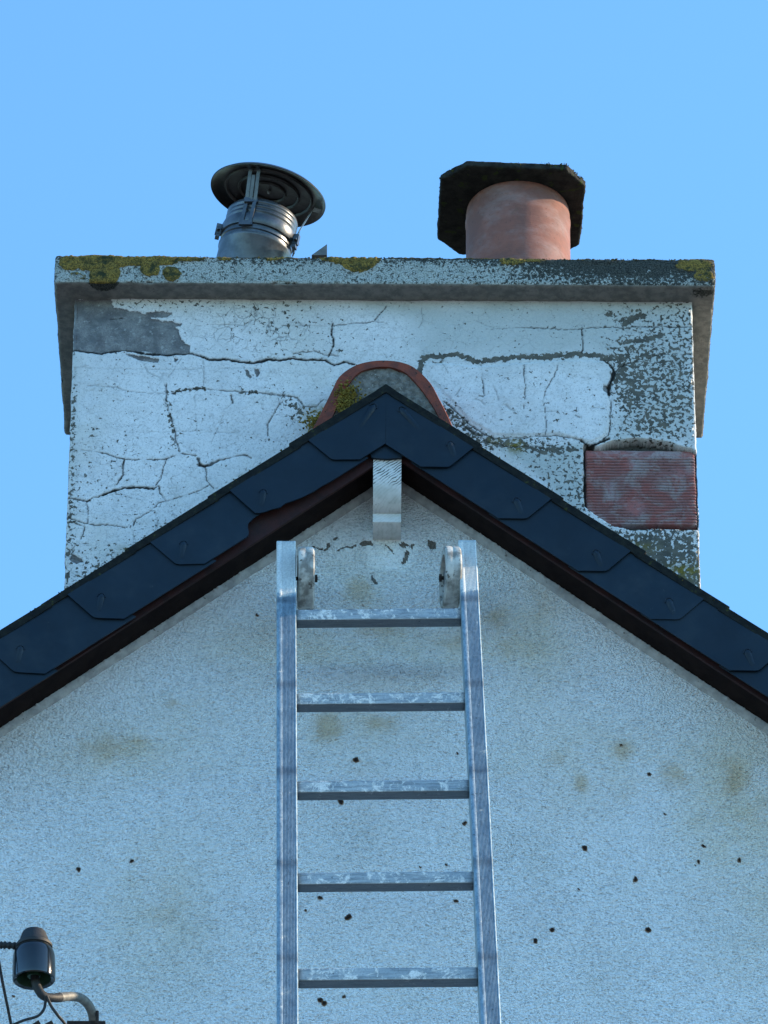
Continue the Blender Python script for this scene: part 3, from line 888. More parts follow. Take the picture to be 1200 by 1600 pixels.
BARE = [ [(110,466),(175,466),(177,480),(193,483),(220,487),(240,498),(267,502),(278,513),(283,530),(297,542),(297,552),(260,553),(193,547),(157,551),(110,547)],
 [(227,488),(247,486),(270,488),(262,495),(232,496)], [(198,553),(225,556),(250,560),(247,566),(220,564)], [(382,577),(388,580),(394,590),(390,591),(384,586)], [(397,576),(406,577),(405,585),(399,591),(398,583)],
 [(262,500),(285,505),(280,510),(265,505)], [(272,558),(278,562),(272,566)],
 [(943,600),(953,606),(951,616),(942,612)], [(115,866),(128,872),(131,878),(118,880),(108,872)],

 [(310,716),(314,724),(325,727),(318,730),(311,726)] ]
BRICKPOLY = XZ([(912,694),(935,697),(960,688),(1000,684),(1035,689),(1070,699),(1092,706),(1092,828),(1040,826),(985,827),(955,820),(912,790)], YC)
def build_chimney():
    cdp = (z_sof - z_bot)
    co, nrm, q = rbox((CXL, YC, z_bot), (CXR, YC + CD, z_sof + .01), (.00185, .012, .00185), .004)
    # taper and a slightly irregular outline
    t = (z_sof - co[:,2]) / (z_sof - P(99, 910, YC).z)
    f = (co[:,0] - CXL) / (CXR - CXL)
    left = cl_t.x + (P(99, 910, YC).x - cl_t.x) * t
    right = cr_t.x + (P(1096, 905, YC).x - cr_t.x) * t
    co[:,0] = left + (right - left) * f
    pos = co[:, [0, 2]]
    front = (nrm[:,1] < -.3) | (co[:,1] < YC + .0005)
    wq = pos + .0022 * np.stack([fbm(co, 150, 2), fbm(co + 5, 150, 2)], 1) + .003 * np.stack([fbm(co, 40, 2), fbm(co + 5, 40, 2)], 1)
    crack_and_shade = np.zeros(len(co)); halo = np.zeros(len(co))
    idx = np.where(front)[0]
    wf = wq[idx]
    for w, dk, pts in CRACKS:
        d = seg_dist(wf, XZ(pts, YC), .02)
        vary = 1 + .7 * fbm(co[idx] + 3, 55, 2)
        hw = w * .0012 * (.66 if w > 2.5 else .46 if w > 2 else .33) * np.maximum(.35, vary)
        brk = 1.0 if w > 2.5 else sstep(-.42, -.12, fbm(co[idx] + 11, 42, 2))
        c = (min(1.0, dk + .15) if dk > .6 else dk * .75) * brk * sstep(hw + .0009, hw * .7, d)
        crack_and_shade[idx] = np.maximum(crack_and_shade[idx], c)
        h = .42 * dk * sstep(.007 if w > 1.5 else .0035, .0, d) * sstep(.0, .4, fbm(co[idx], 90, 3))
        halo[idx] = np.maximum(halo[idx], h)
    bare = np.zeros(len(co))
    for pl_ in BARE:
        d = poly_sdf(wf, XZ(pl_, YC))
        bare[idx] = np.maximum(bare[idx], sstep(.006, -.006, d))
    bare[~front] = .25
    # top left patch is sunk: the render coat fell off
    # flecked zones (px, py, rx, ry, strength)
    mott = np.full(len(co), .0)
    for a in [(1040,600,80,110,.56),(1075,560,60,140,.45),(990,600,36,70,.72),(1040,520,60,30,.42),(985,500,50,26,.36),(1030,860,90,40,.85),(1080,900,60,40,.75),(880,740,60,50,.36),(905,780,26,60,.45),(1020,660,60,30,.62),
              (860,700,50,22,.5),(250,880,120,36,.38),(150,900,60,50,.35),(150,720,70,60,.16),(460,520,80,60,.16),(440,500,80,50,.2),(250,830,60,40,.22),(1000,560,60,40,.6),(740,690,50,20,.5),(112,800,14,120,.3),(105,620,10,200,.3)]:
        p = P(a[0], a[1], YC)
        g_ = a[4] * np.exp(-(np.abs((pos[:,0] - p.x) / (a[2] * .0012)) ** 2.6 + np.abs((pos[:,1] - p.z) / (a[3] * .00146)) ** 2.6))
        mott = np.maximum(mott, g_)
    for ln, st_, wd_ in [([(655,580),(658,564),(669,556),(692,557),(715,553),(732,560),(746,566),(760,563),(790,560),(820,557),(847,558),(868,556),(900,553),(940,556)], 1.15, .0062),
                    ([(700,640),(716,660),(742,680),(775,692),(810,696),(850,704),(890,702)], .75, .014), ([(977,506),(990,496),(1004,494)], 1.1, .009), ([(975,535),(1005,531),(1030,525)], 1.0, .008),
                    ([(945,560),(970,560),(975,580),(962,592)], 1.0, .012), ([(949,492),(957,491)], 1.1, .006), ([(676,568),(690,567)], .9, .004), ([(265,613),(300,608),(318,607)], .8, .005), ([(380,612),(400,614)], .75, .006),
                    ([(262,625),(266,655),(276,700)], .5, .007), ([(445,625),(470,640),(460,650)], .55, .012), ([(112,610),(112,760),(104,900)], .45, .012), ([(120,475),(280,475),(400,478)], .3, .01)]:
        dl = seg_dist(wf, XZ(ln, YC), .05)
        mott[idx] = np.maximum(mott[idx], st_ * np.exp(-(dl / wd_) ** 2))
    wp = poly_sdf(wq, XZ([(660,566),(760,572),(880,562),(945,564),(958,580),(950,617),(953,663),(945,682),(921,692),(876,679),(830,680),(770,680),(730,655),(700,620),(670,590)], YC))
    mott = np.where(wp < 0, np.minimum(mott, .03), mott)
    mott[~front] = .35
    tone = np.zeros(len(co))
    tz = poly_sdf(wq, XZ([(560,470),(1083,470),(1083,690),(960,690),(960,560),(660,560),(640,500)], YC), .08)
    tone = .75 * sstep(.04, -.04, tz + .03 * fbm(co, 12, 2))
    tone = np.maximum(tone, .8 * sstep(.01, -.01, poly_sdf(wq, XZ([(760,694),(840,700),(912,690),(912,830),(860,760),(800,710)], YC))))
    tone = np.maximum(tone, .35 * sstep(.03, 0, pos[:,0] - CXL))
    craze = np.full(len(co), .25)
    for a in [(400,515,90,50,1.0),(250,830,120,60,.4),(450,660,50,40,.5),(1010,500,80,40,.7),(560,520,100,40,.4),(330,650,90,60,.25)]:
        p = P(a[0], a[1], YC)
        craze = np.maximum(craze, a[4] * np.exp(-(((pos[:,0] - p.x) / (a[2] * .0012)) ** 2 + ((pos[:,1] - p.z) / (a[3] * .00146)) ** 2)))
    craze = np.where(wp < 0, .02, craze)
    moss = np.zeros(len(co))
    for a in [(805,697,12,12,1),(1070,893,30,12,1),(1000,855,25,8,.6),(500,655,22,20,1),(770,688,10,6,.6),(390,745,20,6,.6),(200,860,26,8,.4)]:
        p = P(a[0], a[1], YC)
        moss = np.maximum(moss, a[4] * np.exp(-(((wq[:,0] - p.x) / (a[2] * .0012)) ** 2 + ((wq[:,1] - p.z) / (a[3] * .00146)) ** 2)) * sstep(-.2, .2, fbm(co, 110, 2) + .15))
    bsd = poly_sdf(wq, BRICKPOLY)
    rec = np.zeros(len(co)); rec[idx] = sstep(.0015, -.0015, bsd[idx])
    # real relief
    d = np.zeros(len(co))
    d += .0030 * fbm(co, 7, 2) + .0006 * fbm(co, 110, 2)
    co[:,1] += np.where(front, d + .0022 * crack_and_shade + .0035 * sstep(.3, .8, bare) + .024 * rec - .0022 * sstep(0, -.004, wp), 0)
    side = ~front & (np.abs(nrm[:,0]) > .5)
    edge = np.minimum(co[:,0] - left, right - co[:,0]) < .006
    e3 = np.stack([np.sign(co[:,0]) * 3, co[:,1] * 2, co[:,2]], 1)
    co[:,0] += np.where(side | edge, -np.sign(co[:,0]) * (.0015 + .0030 * fbm(e3, 22, 3)), 0)
    crack_and_shade = np.maximum(crack_and_shade, .9 * sstep(.55, .95, rec))  # recess round the clay block blackened too, its shade put in as colour
    me = np_mesh('chimney', co, q, {'crack_and_shade': crack_and_shade, 'halo': halo, 'bare': bare, 'mott': mott, 'tone': tone, 'craze': craze, 'moss': moss})
    return finish('chimney', me, M_CH, house, smooth=True)
chim = build_chimney()

# --- exposed clay block with scored face
a, b = P(914, 702, YC + .012), P(1091, 822, YC + .012)
co, nrm, q = rbox((a.x, YC + .010, b.z), (b.x - .001, YC + .06, a.z), (.003, .01, .0009), .005)
# the block is cut off at the left by the mortar above the roof: keep it simple and deep
dz = a.z - co[:,2]
gv = np.sin(dz / .0064 * 2 * math.pi)
face = co[:,1] < YC + .0125
fade = sstep(.014, .022, dz) * sstep(-.3, .1, fbm(co, 16, 2) + .25) 
gro = sstep(-.1, -.8, gv) * fade
co[:,1] += np.where(face, -.0012 * gv * fade + .002 * fbm(co, 35, 3) + .003 * sstep(.014, .0, dz), 0)
co[:,0] += .0015 * fbm(co, 40, 2)
finish('clay_block', np_mesh('clay_block', co, q, {'groove': gro * face}), M_BRICK, chim, smooth=True)

# --- capping slab
fl, fr_ = P(84, 442, YC - .050), P(1118, 448, YC - .050)
zs_bot = z_sof
SX0, SX1 = fl.x, fr_.x
zs_top = (P(90, 399, YC - .05).z + P(1117, 407, YC - .05).z) / 2
ys_back = None
bkp = P(103, 680, .47)
# depth at which the soffit level passes through the photo's rear corner
r_ = ray(103, 681); ys_back = CAM.y + r_.y * (zs_bot - CAM.z) / r_.z
print('slab', SX0, SX1, 'z', zs_bot, zs_top, 'back', ys_back, 'front soffit z', fl.z, fr_.z)
Y0S = YC - .050
def build_slab():
    co, nrm, q = rbox((SX0, Y0S, zs_bot), (SX1, ys_back, zs_top), (.0026, .0045, .0026), .0035)
    A = {}
    front = (nrm[:,1] < -.2); bot = nrm[:,2] < -.6; top = nrm[:,2] > .6
    front = front | (co[:,1] < Y0S + .0008)
    # photo coordinates of the front face for the patches
    def blob(cx, cy, rx, ry, st, YY=Y0S):
        p = P(cx, cy, YY)
        return st * sstep(1.35, .65, np.hypot((wq[:,0] - p.x) / (rx * .0012), (wq[:,1] - p.z) / (ry * .0015)))
    wq = co[:, [0, 2]] + .006 * np.stack([fbm(co, 45, 3), fbm(co + 7, 45, 3)], 1)
    moss = np.zeros(len(co))
    for a in [(160,408,64,13,1),(112,410,20,14,1),(140,412,26,12,1),(205,408,30,10,1),(163,430,24,20,1.1),(250,408,28,7,.95),(235,420,16,13,1),(268,427,14,12,1),(290,404,34,6,.8),(428,404,16,5,.8),(352,404,14,5,.7),
              (530,405,30,5,.95),(560,412,28,13,1),(575,406,20,8,1),(545,408,24,8,.9),(800,409,22,7,.75),(830,407,30,5,.6),(1085,416,34,12,.6),(1100,432,18,10,.6),(120,432,18,7,.5),(200,440,10,5,.0),(935,409,30,4,.4)]:
        moss = np.maximum(moss, blob(*a))
    moss *= front
    # the round patch runs on under the soffit
    p = P(163, 436, Y0S)
    under = sstep(.033, .024, np.hypot(wq[:,0] - p.x, (co[:,1] - Y0S) + .006)) * bot
    topm = (sstep(.05, -.02, co[:,1] - Y0S) * .6 * sstep(-.2, .3, fbm(co, 20, 3)) + .25) * top
    A['moss'] = np.clip(np.maximum(moss, topm), 0, 1)
    f = (co[:,0] - SX0) / (SX1 - SX0)
    v = (co[:,2] - zs_bot) / (zs_top - zs_bot)
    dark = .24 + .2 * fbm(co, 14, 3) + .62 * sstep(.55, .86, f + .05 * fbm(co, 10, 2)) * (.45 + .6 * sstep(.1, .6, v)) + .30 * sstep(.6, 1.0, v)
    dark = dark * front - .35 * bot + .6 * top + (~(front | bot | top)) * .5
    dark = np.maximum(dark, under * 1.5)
    p2 = P(1094, 446, Y0S)
    dark = np.where(bot, np.maximum(dark, 1.1 * np.exp(-((co[:,0] - P(1100, 460, Y0S).x) / .02) ** 2 - ((co[:,1] - Y0S - .02) / .012) ** 2)), dark)
    A['dark'] = np.clip(dark, -.5, 1.5)
    A['white'] = np.where(front & ~bot, .95, 0.0) * np.where(front, sstep(0, .0015, co[:,2] - zs_bot), 1)
    nn = np.where(np.abs(nrm) > .3, nrm, 0)
    amp = .0022 * fbm(co, 18, 3) + .0011 * fbm(co, 120, 2)
    chipn = np.maximum(0, fbm(co + 40, 28, 3) - .18) * .022
    corner = (np.abs(nrm).max(1) < .97) & (np.abs(nrm).max(1) > .1)
    grow = .004 * A['moss'] * (1 + .8 * fbm(co, 160, 2))
    co2 = co + nrm * (amp + grow - np.where(corner, chipn + .001, 0))[:, None]
    # flat faces have zero normals inside: give them theirs
    flat = np.linalg.norm(nrm, axis=1) < .1
    return co2, q, A
def face_normals_fix():
    pass
co, q, A = build_slab()
slab = finish('capping_slab', np_mesh('capping_slab', co, q, A), M_SLAB, chim, smooth=True)

# --- moss clumps: little uneven tufts
def tufts(name, pts, mat, parent, size=.003, seed=1):
    r = random.Random(seed)
    bm = bmesh.new()
    for p in pts:
        sz = size * r.uniform(.5, 1.5)
        n = 5
        ax = [Vector((r.uniform(-1, 1), r.uniform(-1, 1), r.uniform(-1, 1))).normalized() * sz * r.uniform(.6, 1.3) for _ in range(6)]
        c = Vector(p)
        d = [Vector((1,0,0)), Vector((-1,0,0)), Vector((0,1,0)), Vector((0,-1,0)), Vector((0,0,1)), Vector((0,0,-1))]
        vs = [bm.verts.new(c + d[i] * sz * r.uniform(.5, 1.2) + ax[i] * .4) for i in range(6)]
        for f in ((0,2,4),(2,1,4),(1,3,4),(3,0,4),(2,0,5),(1,2,5),(3,1,5),(0,3,5)): bm.faces.new([vs[i] for i in f])
    me = bpy.data.meshes.new(name); bm.to_mesh(me); bm.free()
    o = finish(name, me, mat, parent)
    o['kind'] = 'stuff'
    return o
r = random.Random(3)
pts = []
for (x0, x1, n) in [(92,330,520),(345,470,120),(500,600,230),(600,780,90),(780,870,140),(870,1117,420),(84,1117,260)]:
    for _ in range(n):
        p = P(r.uniform(x0, x1), 400, Y0S)
        pts.append((min(max(p.x, SX0 + .004), SX1 - .004), Y0S + abs(r.gauss(0, .014)) , zs_top + r.uniform(-.003, .001)))
tufts('moss', pts, M_DMOSS, chim, .0019, 4)

# --- moss by the ridge tile
pts = []
for (cx, cy, rx, ry, n) in [(543,620,18,20,520),(497,662,20,16,420),(536,638,14,12,160)]:
    for _ in range(n):
        x, y = r.gauss(cx, rx * .5), r.gauss(cy, ry * .5)
        Y = YR + .002 if cx > 520 else r.uniform(-.07, -.004)
        p = P(x, y, Y); pts.append((p.x, Y - r.uniform(0, .006), p.z))
tufts('moss', pts, M_MOSS, rt, .0023, 8)
# --- dark moss along the verge top
for s in (-1, 1):
    pts = []
    for _ in range(1500 if s > 0 else 1100):
        u = r.uniform(.1, 1.15)
        if fbm(np.array([[u * 9, s, 0]]), 1, 2)[0] < -.25: continue
        x, z = sl_pt(s, u, r.uniform(-.0035, .004)); pts.append((x, r.uniform(YCAP - .004, YCAP + .03), z))
    tufts('moss', pts, M_DMOSS, roofs[s], .0019, 9)

# ================================================================== CLAY POT WITH STONE COVER
YP = .17
zp = P(810, 332, YP).z
pc = P(809.5, 380, YP)
PR = (P(891, 390, YP).x - P(728, 390, YP).x) / 2
pot = thing('chimney_pot', 'round terracotta chimney pot under an eight sided dark stone cover', 'chimney pot', (pc.x, YP, zs_top))
T = Matrix.Translation((pc.x, YP, 0))
bm = bmesh.new()
h0 = zs_top - .004; R_ = PR
prof = [(R_ * 1.04, h0), (R_ * 1.03, h0 + .03), (R_ * 1.0, h0 + .06), (R_, zp - .055), (R_ * 1.0, zp - .034), (R_ * 1.012, zp - .031), (R_ * 1.012, zp - .028), (R_ * 1.0, zp - .026), (R_ * .998, zp - .008), (R_ * .985, zp),
        (R_ * .84, zp), (R_ * .83, zp - .01), (R_ * .83, h0)]
add_lathe(bm, prof, T, 96, True)
bm_obj('pot_body', bm, M_TERRA, pot, smooth=True)
# cover: square flag with clipped corners, traced at its own level
zc = zp + .001
def at_z(px, py, Z):
    r0 = ray(px, py); return CAM + r0 * ((Z - CAM.z) / r0.z)
hw = .139; ck = .045
c0 = Vector((P(798, 332, YP).x, YP + .002))
base = [(-hw, -hw + ck), (-hw + ck * 1.05, -hw), (hw - ck * .85, -hw), (hw, -hw + ck * 1.1), (hw, hw - ck), (hw - ck, hw), (-hw + ck, hw), (-hw, hw - ck)]
rot = math.radians(1.5)
def build_cover():
    N = 260
    # outline resampled
    per = []
    for i in range(8):
        a_, b_ = Vector(base[i]), Vector(base[(i + 1) % 8])
        k = max(6, int((b_ - a_).length / .0035))
        for j in range(k): per.append(a_.lerp(b_, j / k))
    n = len(per)
    levels = [(0.0, 0.0), (.35, 0.0), (.8, 0.0), (.965, 0.0), (.992, .0015), (1.0, .005), (1.0, .010), (1.0, .016), (1.0, .021), (.994, .025), (.975, .027), (.8, .028), (.35, .029), (0.0, .029)]
    co = []; 
    for k, h in levels:
        for p in per:
            co.append((p.x * max(k, 1e-4), p.y * max(k, 1e-4), h))
    co = np.array(co)
    nz = len(levels)
    i = np.arange(n * nz).reshape(nz, n)
    q = np.stack([i[:-1], i[1:], np.roll(i[1:], -1, 1), np.roll(i[:-1], -1, 1)], -1).reshape(-1, 4)
    e = np.repeat(np.array([1.0 if k > .99 else .3 for k, h in levels]), n)
    rad = co[:, :2] / np.maximum(np.linalg.norm(co[:, :2], axis=1), 1e-6)[:, None]
    amp = .0035 * fbm(co, 28, 3) + .002 * fbm(co, 110, 2)
    co[:, :2] += rad * (amp * e)[:, None]
    co[:, 2] += .003 * fbm(co + 4, 40, 3) * (co[:,2] > .001)
    c, s = math.cos(rot), math.sin(rot)
    x = c0.x + co[:,0] * c - co[:,1] * s; y = c0.y + co[:,0] * s + co[:,1] * c
    return np.stack([x, y, zc + co[:,2] * .52 + (co[:,0] * -.02)], 1), q
co, q = build_cover()
cov = finish('stone_cover', np_mesh('stone_cover', co, q), M_COVER, pot, smooth=True)
pts = []
for _ in range(900):
    i = r.randrange(8); a_, b_ = Vector(base[i]), Vector(base[(i + 1) % 8]); p = a_.lerp(b_, r.random()) * r.uniform(.9, 1.0)
    pts.append((c0.x + p.x, c0.y + p.y, zc + .013 + r.uniform(-.008, .002)))
tufts('moss', pts, M_DMOSS, cov, .0020, 12)
# mortar flaunching round the pot and the flue, on the slab
bm = bmesh.new()
add_lathe(bm, [(PR * 1.02, zs_top + .012), (PR * 1.2, zs_top + .006), (PR * 1.35, zs_top - .002)], T, 48)
bm_obj('mortar', bm, M_MORTAR, pot, smooth=True)

# ================================================================== METAL FLUE COWL
YF = .17
fc = P(411, 338.7, YF)                       # centre of the tube's top rim
ax = Vector((.190, -.12, 1)).normalized()
def frame(o, z):
    x = Vector((1, 0, 0)); x = (x - z * x.dot(z)).normalized(); y = z.cross(x)
    M = Matrix((x, y, z)).transposed().to_4x4(); M.translation = o
    return M
FM = frame(fc, ax)
cowl = thing('flue_cowl', 'black metal flue cowl leaning right, with a tilted ribbed rain disc', 'chimney cowl', tuple(FM @ Vector((0, 0, -.15))))
TR = .068
bm = bmesh.new()
prof = [(TR * .98, 0), (TR, -.002)]
h = -.004
for k in range(3):
    prof += [(TR, h), (TR * 1.022, h - .002), (TR * 1.022, h - .005), (TR, h - .007)]; h -= .0095
prof += [(TR * 1.0, h), (TR * 1.0, -.062), (TR * 1.03, -.0635), (TR * 1.03, -.068), (TR * 1.0, -.070), (TR * 1.0, -.075), (TR * 1.05, -.078), (TR * 1.05, -.083), (TR * 1.02, -.086), (TR * 1.02, -.20), (TR * .95, -.20), (TR * .95, 0)]
add_lathe(bm, prof, FM, 72, True)
bm_obj('flue_tube', bm, M_BLACK, cowl, smooth=True)
bm = bmesh.new()
prof = [(TR * 1.005, -.034), (TR * 1.055, -.035), (TR * 1.075, -.040), (TR * 1.075, -.052), (TR * 1.055, -.057), (TR * 1.005, -.058)]
add_lathe(bm, prof, FM, 72, True)
band = bm_obj('clamp_band', bm, M_BLACK, cowl, smooth=True)
def rad_box(bm, az, r0, h, s, tilt=0):
    a = math.radians(az)
    M = FM @ Matrix.Rotation(a, 4, 'Z') @ Matrix.Translation((r0, 0, h)) @ Matrix.Rotation(tilt, 4, 'Y')
    add_box(bm, (0, 0, 0), s, M)
bm = bmesh.new()
for az in (-14, 187):
    bm = bmesh.new()
    rad_box(bm, az, TR + .009, -.050, (.012, .010, .022)); rad_box(bm, az, TR + .009, -.066, (.008, .014, .006))
    c1 = FM @ Matrix.Rotation(math.radians(az), 4, 'Z')
    add_tube(bm, [c1 @ Vector((TR + .010, -.012, -.052)), c1 @ Vector((TR + .010, .012, -.052))], .0035, 10)
    bm_obj('clamp_bolt', bm, M_BLACK, cowl, bevel=.0008, smooth=True)
DR = .1135
DM = frame(fc + ax * .054, (Vector((.215, -.13, 1))).normalized())
bm = bmesh.new()
prof = [(0, .004), (.012, .004), (.030, .0035), (.0315, .0000), (.0335, .0000), (.035, .0035), (.056, .003), (.058, -.0010), (.060, -.0010), (.062, .003), (.082, .002), (.084, -.0022), (.086, -.0022), (.088, .0012),
        (.106, -.001), (DR - .002, -.006), (DR, -.0065), (DR + .0005, -.004), (DR - .002, -.002), (.106, .003), (.06, .012), (.03, .017), (0, .019)]
add_lathe(bm, prof, DM, 96)
disc = bm_obj('rain_disc', bm, M_DISC, cowl, smooth=True)
bm = bmesh.new()
add_lathe(bm, [(0, -.001), (.0022, -.0008), (.003, .0015), (.003, .006)], DM, 12)
bm_obj('hole_light_rivet', bm, M_STEEL, disc, smooth=True)  # pale rivet stands in for the spot of light through the disc's centre
for az in (-106, 14, 134):
    a = math.radians(az)
    ci, si = math.cos(a), math.sin(a)
    t = Vector((-si, ci, 0)); rr = Vector((ci, si, 0))
    bm = bmesh.new()
    w = .0105
    pA = FM @ (rr * (TR * 1.09) + Vector((0, 0, -.062))); pB = FM @ (rr * (TR * 1.09) + Vector((0, 0, -.010)))
    pC = DM @ (rr * (DR * .80) + Vector((0, 0, -.004))); pD = DM @ (rr * (DR * .93) + Vector((0, 0, -.004)))
    tt = (FM.to_3x3() @ t).normalized()
    for off in (-.0085, .0085) if az == -106 else (0,):
        pts = [p + tt * off for p in (pA, pB, pC, pD)]
        wd = .0035 if az == -106 else .008
        nr = (FM.to_3x3() @ rr).normalized()
        ringv = []
        for p in pts:
            ringv.append([bm.verts.new(p + tt * sx * wd + nr * sy * .0012) for sx, sy in ((-1,-1),(1,-1),(1,1),(-1,1))])
        for r0, r1 in zip(ringv[:-1], ringv[1:]):
            for k in range(4): bm.faces.new((r0[k], r0[(k+1)%4], r1[(k+1)%4], r1[k]))
        bm.faces.new(ringv[0]); bm.faces.new(ringv[-1])
    if az == -106:
        for p in (pA, pB): add_box(bm, p, (.026, .006, .010))
        # slotted middle leaf
        pts = [p + nr * .0015 for p in (pB, pC)]
        ringv = [[bm.verts.new(p + tt * sx * .0035 + nr * sy * .001) for sx, sy in ((-1,-1),(1,-1),(1,1),(-1,1))] for p in (pts[0], pts[0].lerp(pts[1], .8))]
        for k in range(4): bm.faces.new((ringv[0][k], ringv[0][(k+1)%4], ringv[1][(k+1)%4], ringv[1][k]))
        bm.faces.new(ringv[0]); bm.faces.new(ringv[1])
    bm_obj('strap', bm, M_BLACK if az != 14 else M_STEEL, cowl)

# small wedge of slate standing on the slab
bm = bmesh.new()
tri = [(487,402),(511,385),(511,402)]
add_prism(bm, [(P(x, y, -.005).x, P(x, y, -.005).z) for x, y in tri], -.012, .002)
w_ = bm_obj('slate_offcut', bm, m_plain('grey slate', (.09, .1, .1), (.15, .155, .15), 60, .8), None, bevel=.0008)
w_['label'] = 'small pointed grey slate offcut standing on the slab beside the cowl'; w_['category'] = 'slate offcut'

# ================================================================== LADDER
Ldir = ray(431, -5175).normalized()                # up the ladder
LY = -.088
top = P(590, 848, LY)
lx = Vector((1, 0, 0)); lx = (lx - Ldir * lx.dot(Ldir)).normalized()
# camera roll makes the rungs level in the world already
ln_ = lx.cross(Ldir).normalized()
if ln_.y > 0: ln_ = -ln_
LM = Matrix((lx, ln_, Ldir)).transposed().to_4x4(); LM.translation = top
def on_ladder(px, py, off=0.0):
    r0 = ray(px, py); p0 = top + ln_ * off
    t = (p0 - CAM).dot(ln_) / r0.dot(ln_)
    p = CAM + r0 * t - top
    return p.dot(lx), p.dot(Ldir)
RD = .058                                          # rail depth
xl0, xl1 = on_ladder(432, 1000, RD/2)[0], on_ladder(463, 1000, RD/2)[0]
xr0, xr1 = on_ladder(723, 1000, RD/2)[0], on_ladder(752, 1000, RD/2)[0]
rs = [on_ladder(600, y, 0)[1] for y in (966, 1098, 1236, 1380, 1528)]
print('rails', xl0, xl1, xr0, xr1, 'rungs', [round(x, 3) for x in rs], 'elev', math.degrees(math.asin(Ldir.z)))
pitch_r = (rs[0] - rs[-1]) / 4
LEN = (top.z - 0.02) / Ldir.z
foot = top - Ldir * LEN
ladder = thing('ladder', 'aluminium ladder with two wheels at its top leaning on the white gable', 'ladder', tuple(foot))
rung_s = [rs[0] - pitch_r * k for k in range(int(LEN / pitch_r))]
rung_s = [v for v in rung_s if v > -LEN + .1]
def rail(x0, x1):
    # ribbed box section, extruded along the rail with real grooves on the face towards the viewer
    w = x1 - x0
    pf = []
    ng = 9
    y_f, y_b = RD / 2, -RD / 2
    pf.append((x0, y_f - .002)); pf.append((x0 + .001, y_f))
    for k in range(ng):
        a_ = x0 + w * (.30 + .62 * k / ng); b_ = x0 + w * (.30 + .62 * (k + .5) / ng)
        pf += [(a_, y_f), (a_ + .0003, y_f - .0009), (b_ - .0003, y_f - .0009), (b_, y_f)]
    pf += [(x1 - .001, y_f), (x1, y_f - .002), (x1, y_b + .001), (x1 - .001, y_b), (x0 + .001, y_b), (x0, y_b + .001)]
    s0, s1 = 0.0, -LEN
    ss = list(np.concatenate([np.arange(-.036, -1.75, -.010), np.linspace(-1.75, -LEN, 40)]))
    n = len(pf)
    co = []
    for s_ in ss:
        for a_, b_ in pf: co.append(top + lx * a_ + ln_ * b_ + Ldir * s_)
    co = np.array([tuple(c) for c in co])
    i = np.arange(n * len(ss)).reshape(len(ss), n)
    q = np.stack([i[:-1], i[1:], np.roll(i[1:], -1, 1), np.roll(i[:-1], -1, 1)], -1).reshape(-1, 4)
    S_ = np.repeat(np.array(ss), n)
    s_change = on_ladder(445, 945)[1]
    paint = sstep(s_change - .02, s_change + .02, S_ + .03 * fbm(co, 30, 2)) * .9
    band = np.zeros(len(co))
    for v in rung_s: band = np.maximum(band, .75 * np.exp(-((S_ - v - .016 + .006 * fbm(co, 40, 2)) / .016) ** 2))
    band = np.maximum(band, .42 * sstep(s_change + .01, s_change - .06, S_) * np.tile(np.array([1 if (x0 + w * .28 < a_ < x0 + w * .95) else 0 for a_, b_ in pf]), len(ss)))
    # dome the ends shut
    cap0 = np.array([[0, 1, 2, 3]])
    me = np_mesh('rail', co, q, {'paint': paint, 'band': band})
    bm = bmesh.new(); bm.from_mesh(me); bm.verts.ensure_lookup_table()
    bm.faces.new([bm.verts[k] for k in range(n)]); bm.faces.new([bm.verts[len(ss) * n - 1 - k] for k in range(n)])
    bmesh.ops.recalc_face_normals(bm, faces=bm.faces)
    bm.to_mesh(me); bm.free()
    return finish('rail', me, M_RAIL, ladder)
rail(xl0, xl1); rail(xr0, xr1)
# rungs: level square tube
RW = .026
def rung_mesh():
    L_ = xr0 - xl1 + .004
    co, nrm, q = rbox((-L_ / 2, -RW / 2, -RW * .45), (L_ / 2, RW / 2, RW * .45), (.006, .002, .002), .0022)
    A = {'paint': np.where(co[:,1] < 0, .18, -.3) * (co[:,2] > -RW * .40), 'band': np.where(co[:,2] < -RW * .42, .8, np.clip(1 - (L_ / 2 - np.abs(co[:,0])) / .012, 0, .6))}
    me = np_mesh('rung', co, q, A)
    me.polygons.foreach_set('use_smooth', np.ones(len(me.polygons), bool))
    me.materials.append(M_RUNG)
    return me
rm = rung_mesh()
xm = (xl1 + xr0) / 2
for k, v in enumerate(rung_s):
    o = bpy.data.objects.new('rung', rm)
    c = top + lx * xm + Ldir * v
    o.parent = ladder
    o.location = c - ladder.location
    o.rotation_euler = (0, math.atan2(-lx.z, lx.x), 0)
    S.collection.objects.link(o)
